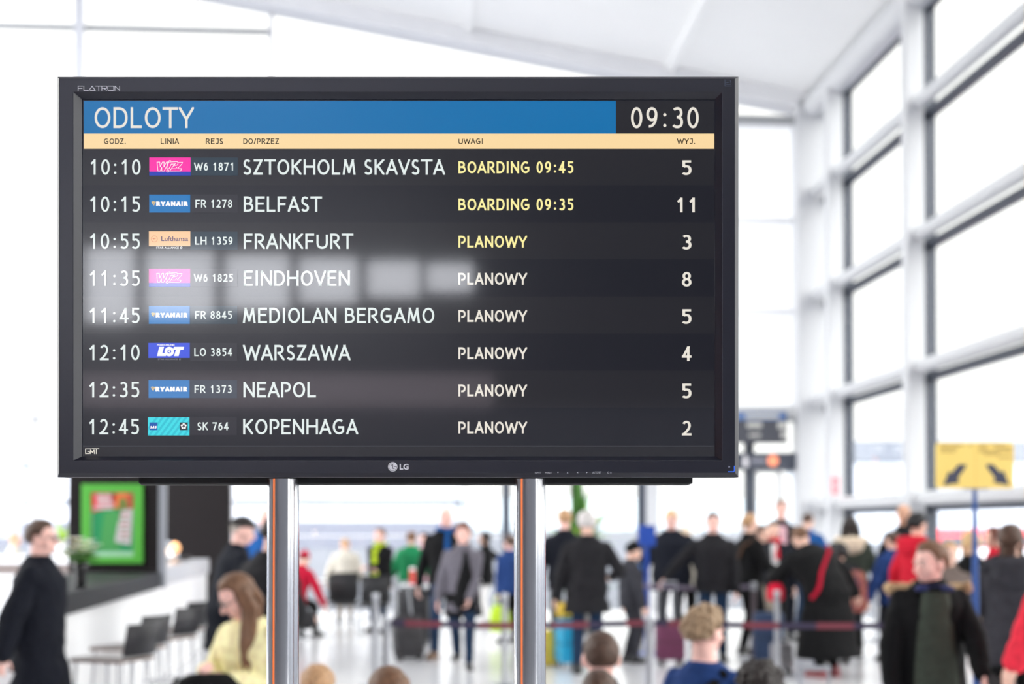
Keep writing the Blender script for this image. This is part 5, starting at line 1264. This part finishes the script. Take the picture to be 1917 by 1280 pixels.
# ---- bags
def bag(name, lb, cat, c, rad, m, rz=0, strap=None, strapm=None, squash=.8, folds=.012, flat=False):
    t = thing(name, lb, cat, c, radians(rz)); mb = MB(); n = 24; rings = []
    for z, k in ((0, .80), (.08, .96), (.35, 1.0), (.7, .92), (.92, .72), (1.0, .5)):
        rings.append([Vector((rad[0] * k * (abs(cos(a)) ** squash) * (1 if cos(a) > 0 else -1), rad[1] * k * (abs(sin(a)) ** squash) * (1 if sin(a) > 0 else -1), z * rad[2])) for a in [2 * pi * i / n for i in range(n)]])
    mb.loft(rings); o = mb.build('bag_body', m, t); organic(o, .009, 2, folds, .06)
    if strap:
        mb = MB(); mb.tube([Vector(p) for p in strap], .010, 8); mb.build('strap', strapm or m, t)
    return t
yb = P6
c = P6.world(P6.arm[-1][2].lerp(P6.arm[1][2], .5)); 
bag('handbag', 'black handbag held open by the woman in the yellow cardigan', 'handbag', (c.x - .04, c.y - .08, c.z - .17), (.19, .10, .19), cloth('bag_black', (22, 21, 24)), 20, [(-.12, 0, .15), (-.17, -.02, .17), (-.205, -.03, .10), (-.20, -.03, .0)])
PATT = mat('patterned_canvas', (150, 70, 58), 0.8); n_ = PATT.node_tree; v_ = n_.nodes.new('ShaderNodeTexVoronoi'); v_.inputs['Scale'].default_value = 22; r_ = n_.nodes.new('ShaderNodeValToRGB')
for k, (ps, cc) in enumerate(((0, (170, 62, 52)), (.3, (198, 128, 86)), (.55, (96, 62, 92)), (.8, (140, 60, 60)))):
    el = r_.color_ramp.elements[k] if k < 2 else r_.color_ramp.elements.new(ps); el.position = ps; el.color = (*lin(cc), 1)
n_.links.new(v_.outputs['Color'], r_.inputs['Fac']); n_.links.new(r_.outputs['Color'], n_.nodes['Principled BSDF'].inputs['Base Color'])
def W3(px_, py_, Y_): return W(px_, py_, Y_)
bag('backpack', 'patterned red-brown backpack hanging behind the woman with the cream hood', 'backpack', W3(1603, 1145, 15.55), (.125, .085, .48), PATT, 0, [(-.06, .05, .45), (-.05, .10, .58), (.03, .11, .58), (.05, .05, .45)], cloth('strap_dark', (40, 36, 40)))
bag('shoulder_bag', 'small red shoulder bag on the hip of the bent woman', 'shoulder bag', W3(1452, 1124, 14.72), (.10, .06, .19), cloth('bag_red', (206, 24, 56)), 20)
bag('tote_bag', 'lime green bag hanging just left of the right pole', 'bag', P14.world(P14.arm[-1][2]) + Vector((.02, -.02, -.56)), (.15, .07, .38), cloth('bag_lime', (190, 222, 60)), 0, [(-.08, 0, .34), (-.06, 0, .5), (.06, 0, .5), (.08, 0, .34)])
bag('carrier_bag', 'yellow and white carrier bag standing left of the turquoise suitcase', 'bag', (W(1024, 985, 15.9).x, 15.9, .0), (.12, .08, .42), cloth('bag_yellow', (226, 196, 84)), 8)
bag('pouch', 'yellow bag lying on top of the turquoise suitcase', 'bag', (W(1057, 985, 15.7).x, 15.7, .592), (.10, .10, .16), cloth('bag_gold', (214, 180, 66)), 8)
hw = P1.world(P1.arm[1][2]); 
dc = thing('travel_papers', 'white papers held in the hand of the man in the overcoat', 'papers', hw + Vector((0.0, 0, -.16)))
mb = MB(); mb.box((-.02, 0, -.03), (.11, .006, .21), Matrix.Rotation(radians(25), 3, 'Y')); mb.box((-.03, -.006, -.04), (.10, .003, .20), Matrix.Rotation(radians(33), 3, 'Y')); mb.build('sheets', WHITE, dc)
hb = P29.world(P29.arm[-1][2])
ph = thing('mobile_phone', 'black phone held by the boy with the fur hood', 'phone', hb + Vector((.02, -.06, -.06)))
mb = MB(); mb.box((0, 0, 0), (.07, .010, .14), Matrix.Rotation(radians(35), 3, 'Y')); mb.build('phone_case', BLACK_PLASTIC, ph, bevel=.003)
# ---- yellow arrow sign on its blue post
SY = 8.5
sg = thing('arrow_sign', 'yellow sign with two black arrows on a tall blue post', 'sign', (W(1825, 985, SY).x, SY, 0))
fs_ = at_plane(SY - .03, Vector(sg.location))
YEL_P = mat('sign_yellow', (255, 228, 128), 0.4); SIGNK = mat('sign_dark', (66, 72, 92), 0.45); SBLUE = mat('post_blue', (18, 76, 150), 0.35); FADED = mat('sign_small_print', (196, 166, 84), 0.5)
def rrect(l, t, r, b, rad):
    out = []
    for cx, cy, a0 in ((r - rad, t + rad, -90), (r - rad, b - rad, 0), (l + rad, b - rad, 90), (l + rad, t + rad, 180)):
        for j in range(6): out.append((cx + rad * cos(radians(a0 + 18 * j)), cy + rad * sin(radians(a0 + 18 * j))))
    return out
mb = MB(); o_ = rrect(1752, 828, 1898, 914, 7); mb.loft([[fs_(x, y, 0) for x, y in o_], [fs_(x, y, .012) for x, y in o_]], smooth=False); mb.build('panel', YEL_P, sg)
def zp(pts): return [(1740 + a / 10.667, 810 + b / 10.667) for a, b in pts]
for pts in ([(580, 630), (745, 630), (690, 740), (575, 890), (585, 1000), (275, 1050), (380, 770), (440, 800)], [(1120, 630), (1270, 630), (1420, 790), (1480, 750), (1595, 1050), (1275, 990), (1310, 900), (1180, 740)]):
    mb = MB(); P_ = zp(pts); mb.add([fs_(x, y, -.002) for x, y in P_] + [fs_(x, y, -.0005) for x, y in P_], [tuple(range(8)), tuple(range(15, 7, -1))] + [(i, (i + 1) % 8, (i + 1) % 8 + 8, i + 8) for i in range(8)])
    mb.build('arrow', SIGNK, sg)
mb = MB()
for l, r, y in ((1759, 1780, 833), (1782, 1805, 833), (1813, 1820, 833), (1760, 1793, 839), (1760, 1788, 845), (1831, 1850, 833), (1856, 1885, 833), (1832, 1848, 839), (1863, 1895, 839), (1832, 1895, 845), (1842, 1870, 850), (1868, 1896, 856)): pquad(mb, fs_, l, y - 1.6, r, y + 1.6, -.0015)
mb.build('small_print', FADED, sg)
mb = MB(); pquad(mb, fs_, 1826.2, 830, 1827.4, 912, -.001); mb.build('centre_line', mat('sign_line', (240, 200, 96), .5), sg)
zt_ = W(1825, 913, SY).z
mb = MB(); mb.tube([(0, 0, .012), (0, 0, 1.3), (0, 0, zt_ + .06)], [.021, .021, .013], 16); mb.build('post', SBLUE, sg)
mb = MB(); mb.box((0, -.012, zt_ - .004), (.15, .03, .012)); mb.build('bracket', SBLUE, sg)
mb = MB(); mb.lathe((0, 0, 0), [(0, 0), (.18, 0), (.18, .012), (.04, .025), (0, .025)], 28); mb.build('foot', SBLUE, sg)
# ---- blue stand in the queue
bs = thing('display_stand', 'plain blue board on a blue post behind the child in the beanie', 'stand', (W(1211, 985, 17.2).x, 17.2, 0))
z0, z1 = W(1211, 1022, 17.2).z, W(1211, 983, 17.2).z; SB2 = mat('board_blue', (16, 70, 168), 0.45)
mb = MB(); mb.box((.0, 0, (z0 + z1) / 2), (.22, .03, z1 - z0)); mb.build('board', SB2, bs, bevel=.004)
mb = MB(); mb.box((0, .03, z0 / 2 + .05), (.06, .03, z0 + .1 - .02)); mb.build('post', SB2, bs, bevel=.003)
mb = MB(); mb.box((0, .03, .01), (.36, .3, .02)); mb.build('foot', SB2, bs, bevel=.003)
# ---- red notice on the white post
nq = room(WR - 0.30, C2 - 0.13, 0); zz = [W(1571, y, nq.y).z for y in (893, 925)]
nt_ = thing('red_notice', 'small red notice fixed to the white window post', 'notice', (nq.x, nq.y, sum(zz) / 2), -A)
mb = MB(); mb.box((0, 0, 0), (.13, .012, zz[0] - zz[1])); mb.build('plate', mat('notice_red', (240, 120, 130), 0.5), nt_)
mb = MB()
for k in range(3): mb.box((0, -.008, .06 - .06 * k), (.06, .004, .02))
mb.build('mark', WHITE, nt_)
# ---- hanging display and gate sign by the far wall
DY = 25.92
dp = thing('hanging_display', 'dark hanging information display beyond the right edge of the monitor', 'display', W(1400, 830, DY))
fd_ = at_plane(DY, Vector(dp.location)); DSP = mat('display_dark', (58, 60, 68), 0.4, emit=(70, 70, 78), es=.25)
mb = MB(); o_ = [(1322, 770), (1474, 770), (1474, 829), (1322, 829)]; mb.loft([[fd_(x, y, 0) for x, y in o_], [fd_(x, y, .12) for x, y in o_]], smooth=False); mb.build('case', DSP, dp)
mb = MB(); pquad(mb, fd_, 1324, 771.5, 1472, 786, -.003); mb.build('header', mat('display_blue', (70, 96, 140), .4, emit=(70, 96, 140), es=.4), dp)
mb = MB()
for l, t, r, b in ((1395, 775, 1458, 783), (1398, 791, 1426, 800), (1456, 790, 1472, 802), (1402, 812, 1424, 817), (1462, 808, 1472, 820), (1334, 776, 1380, 783), (1336, 792, 1376, 799)): pquad(mb, fd_, l, t, r, b, -.006)
mb.build('lit_lines', mat('display_lines', (150, 150, 148), .5, emit=(180, 178, 170), es=.5), dp)
for x in (1345, 1455): mb = MB(); g = fd_(x, 775, .12); mb.box((g.x, g.y + .14, g.z), (.06, .34, .06)); mb.build('bracket', DARK_MULL, dp)
GY = 26.18
gs = thing('gate_sign', 'dark sign with a white figure and an orange disc above the far door', 'sign', W(1445, 878, GY))
fg_ = at_plane(GY, Vector(gs.location))
mb = MB(); o_ = [(1330, 847), (1504, 847), (1504, 878), (1330, 878)]; mb.loft([[fg_(x, y, 0) for x, y in o_], [fg_(x, y, .1) for x, y in o_]], smooth=False); mb.build('case', mat('sign_charcoal', (72, 76, 88), .4), gs)
GL = mat('sign_white_print', (225, 222, 226), .5, emit=(225, 222, 226), es=.3)
mb = MB()
pg = lambda x, y, d=-.004: fg_(x, y, d)
mb.add([pg(1395 + 3 * cos(t), 855 + 3 * sin(t)) for t in [2 * pi * i / 16 for i in range(16)]], [tuple(range(16))]); pquad(mb, fg_, 1391, 859, 1400, 868, -.004); pquad(mb, fg_, 1392, 868, 1395, 875, -.004); pquad(mb, fg_, 1397, 868, 1400, 875, -.004)
mb.build('figure_mark', GL, gs)
mb = MB(); pquad(mb, fg_, 1406, 858, 1412, 866, -.004); pquad(mb, fg_, 1413, 858, 1419, 866, -.004); pquad(mb, fg_, 1420, 858, 1426, 866, -.004); pquad(mb, fg_, 1427, 858, 1433, 866, -.004); mb.build('faint_lettering', mat('sign_grey_print', (150, 150, 162), .5), gs)
mb = MB(); mb.add([pg(1447 + 10 * cos(t), 862 + 10.5 * sin(t)) for t in [2 * pi * i / 28 for i in range(28)]], [tuple(range(28))]); mb.build('orange_disc', mat('sign_orange', (250, 150, 110), .5, emit=(255, 150, 110), es=.6), gs)
# ---- tall potted palm by the far wall
pl = thing('potted_palm', 'tall green palm in a pot behind the grey-haired man', 'plant', (W(1082, 985, 20.5).x, 20.5, 0))
mb = MB(); mb.lathe((0, 0, 0), [(0, 0), (.22, 0), (.28, .5), (.26, .5), (.25, .45), (0, .45)], 28); mb.build('pot', mat('pot_grey', (110, 108, 106), .6), pl)
mb = MB(); mb.tube([(0, 0, .45), (.03, 0, 1.0), (.02, 0, 1.45)], [.05, .045, .03], 12); mb.build('trunk', mat('palm_trunk', (110, 124, 60), .8, vary=.2, scale=20), pl)
for k in range(26):
    a = 2.4 * k; up_ = .15 + .85 * ((k * 7) % 10) / 10; mb = MB(); L = .60 + .40 * ((k * 3) % 5) / 5
    tip = Vector((L * cos(a) * (1.1 - up_ * .65), L * sin(a) * (1.1 - up_ * .65), 1.30 + L * up_)); leaf(mb, (.02, 0, 1.30), tip, .06, .18, 0, 9); mb.build('frond', LEAF if k % 3 else LEAFL, pl)
for k, (x, z) in enumerate(((-.16, 2.6), (-.06, 2.75), (.02, 2.5))): mb = MB(); leaf(mb, (-.02, 0, 1.3), (x, -.05 * k, z), .09, .05, 0, 10); mb.build('frond', LEAF, pl)
for k, (x, z) in enumerate(((.34, 2.15), (.46, 1.98), (.22, 2.30), (.52, 1.78), (.40, 1.62), (.12, 2.2))): mb = MB(); leaf(mb, (.0, 0, 1.35), (x, -.04 * k, z), .05, .05, 0, 9); mb.build('frond', LEAF if k % 2 else LEAFL, pl)
for k in range(10):
    a = 2.4 * k; mb = MB(); leaf(mb, (0, 0, .48), (.62 * cos(a), .45 * sin(a), .75 + .5 * (k % 4) / 4), .06, .2, 0, 8); mb.build('low_leaf', LEAF, pl)
# ---- waiting seats carrying the people in the nearest rows
WS = mat('seat_grey_shell', (92, 94, 100), .5)
def wait_seat(P, lb):
    z = P.hip.z - .130 * P.H; h = P.world(P.hip); t = thing('waiting_seat', lb, 'seat', (h.x, h.y, 0), P.root.rotation_euler.z, 'grey waiting seats')
    mb = MB(); mb.box((0, .09, z - .02), (.46, .46, .04)); mb.build('seat', WS, t, bevel=.012)
    mb = MB(); mb.box((0, .02, z / 2), (.07, .07, z - .04)); mb.box((0, .02, .012), (.4, .40, .024)); mb.build('pedestal', STEEL, t, bevel=.004)
for P_, lb in ((P6, 'grey seat under the woman in the yellow cardigan'), (P35, 'grey seat under the woman in the blue jumper'), (P36, 'grey seat under the boy with red ears'), (P37, 'grey seat under the small child with cropped hair'), (P38, 'grey seat under the person with very dark hair'), (P39, 'grey seat under the blond child'), (P40, 'grey seat under the child with the ponytail'), (P7, 'grey seat under the person in the red knitted hat')):
    wait_seat(P_, lb)
# ---- outside the glass
def box_thing(name, lb, cat, x0, x1, y0, y1, bands):
    t = thing(name, lb, cat, ((x0 + x1) / 2, (y0 + y1) / 2, -.2))
    for nm, m, z0, z1, o in bands: mb = MB(); mb.box((0, 0, (z0 + z1) / 2 + .2), (x1 - x0 + o, y1 - y0 + o, z1 - z0)); mb.build(nm, m, t)
    return t
PIERW = mat('pier_white', (186, 190, 198), .6, vary=.03, scale=.2); PIERG = mat('pier_grey', (104, 109, 118), .6); PIERB = mat('pier_blue_grey', (98, 101, 112), .6)
box_thing('pier_building', 'long pale terminal pier with a grey band seen through the far glass', 'building', -75, -5, 120, 134, (('plinth', PIERB, -.2, 2.1, 0), ('facade', PIERW, 2.1, 3.75, -.4), ('band', PIERG, 3.75, 4.15, .3), ('upper_facade', PIERW, 4.15, 7.0, -.4), ('roof', PIERG, 7.0, 7.4, .6)))
box_thing('hangar', 'pale grey hangar seen through the right glass wall', 'building', 37, 62, 150, 180, (('wall', mat('hangar_grey', (176, 182, 190), .6), -.2, 9.0, 0), ('roof', PIERG, 9.0, 11.2, .8)))
rv = thing('airport_bus', 'red and white apron vehicle outside the right glass wall', 'vehicle', (W(1850, 985, 46).x, 46, -.2)); rv.scale = (1, 1, .86)
mb = MB(); mb.loft([[Vector((x, y, z)) for y, z in ((-1.2, .45), (1.2, .45), (1.2, 1.3), (-1.2, 1.3))] for x in (-2.4, 2.4)], smooth=False); mb.build('lower_body', WHITE, rv, bevel=.06)
mb = MB(); mb.loft([[Vector((x, y * k, z)) for y, z, k in ((-1.2, 1.3, 1), (1.2, 1.3, 1), (1.2, 2.05, .92), (-1.2, 2.05, .92))] for x in (-2.4, 2.2)], smooth=False); mb.build('upper_body', mat('vehicle_red', (232, 60, 72), .35), rv, bevel=.08)
mb = MB()
for x in (-1.6, -.5, .6, 1.6): mb.box((x, -1.19, 1.55), (.8, .05, .36))
mb.build('side_windows', mat('vehicle_glass', (70, 84, 96), .1), rv)
for x in (-1.6, 1.6):
    for y in (-1.1, 1.1): mb = MB(); mb.tube([(x, y - .12, .42), (x, y + .12, .42)], .42, 20); mb.build('wheel', TYRE, rv)
bake_pending()
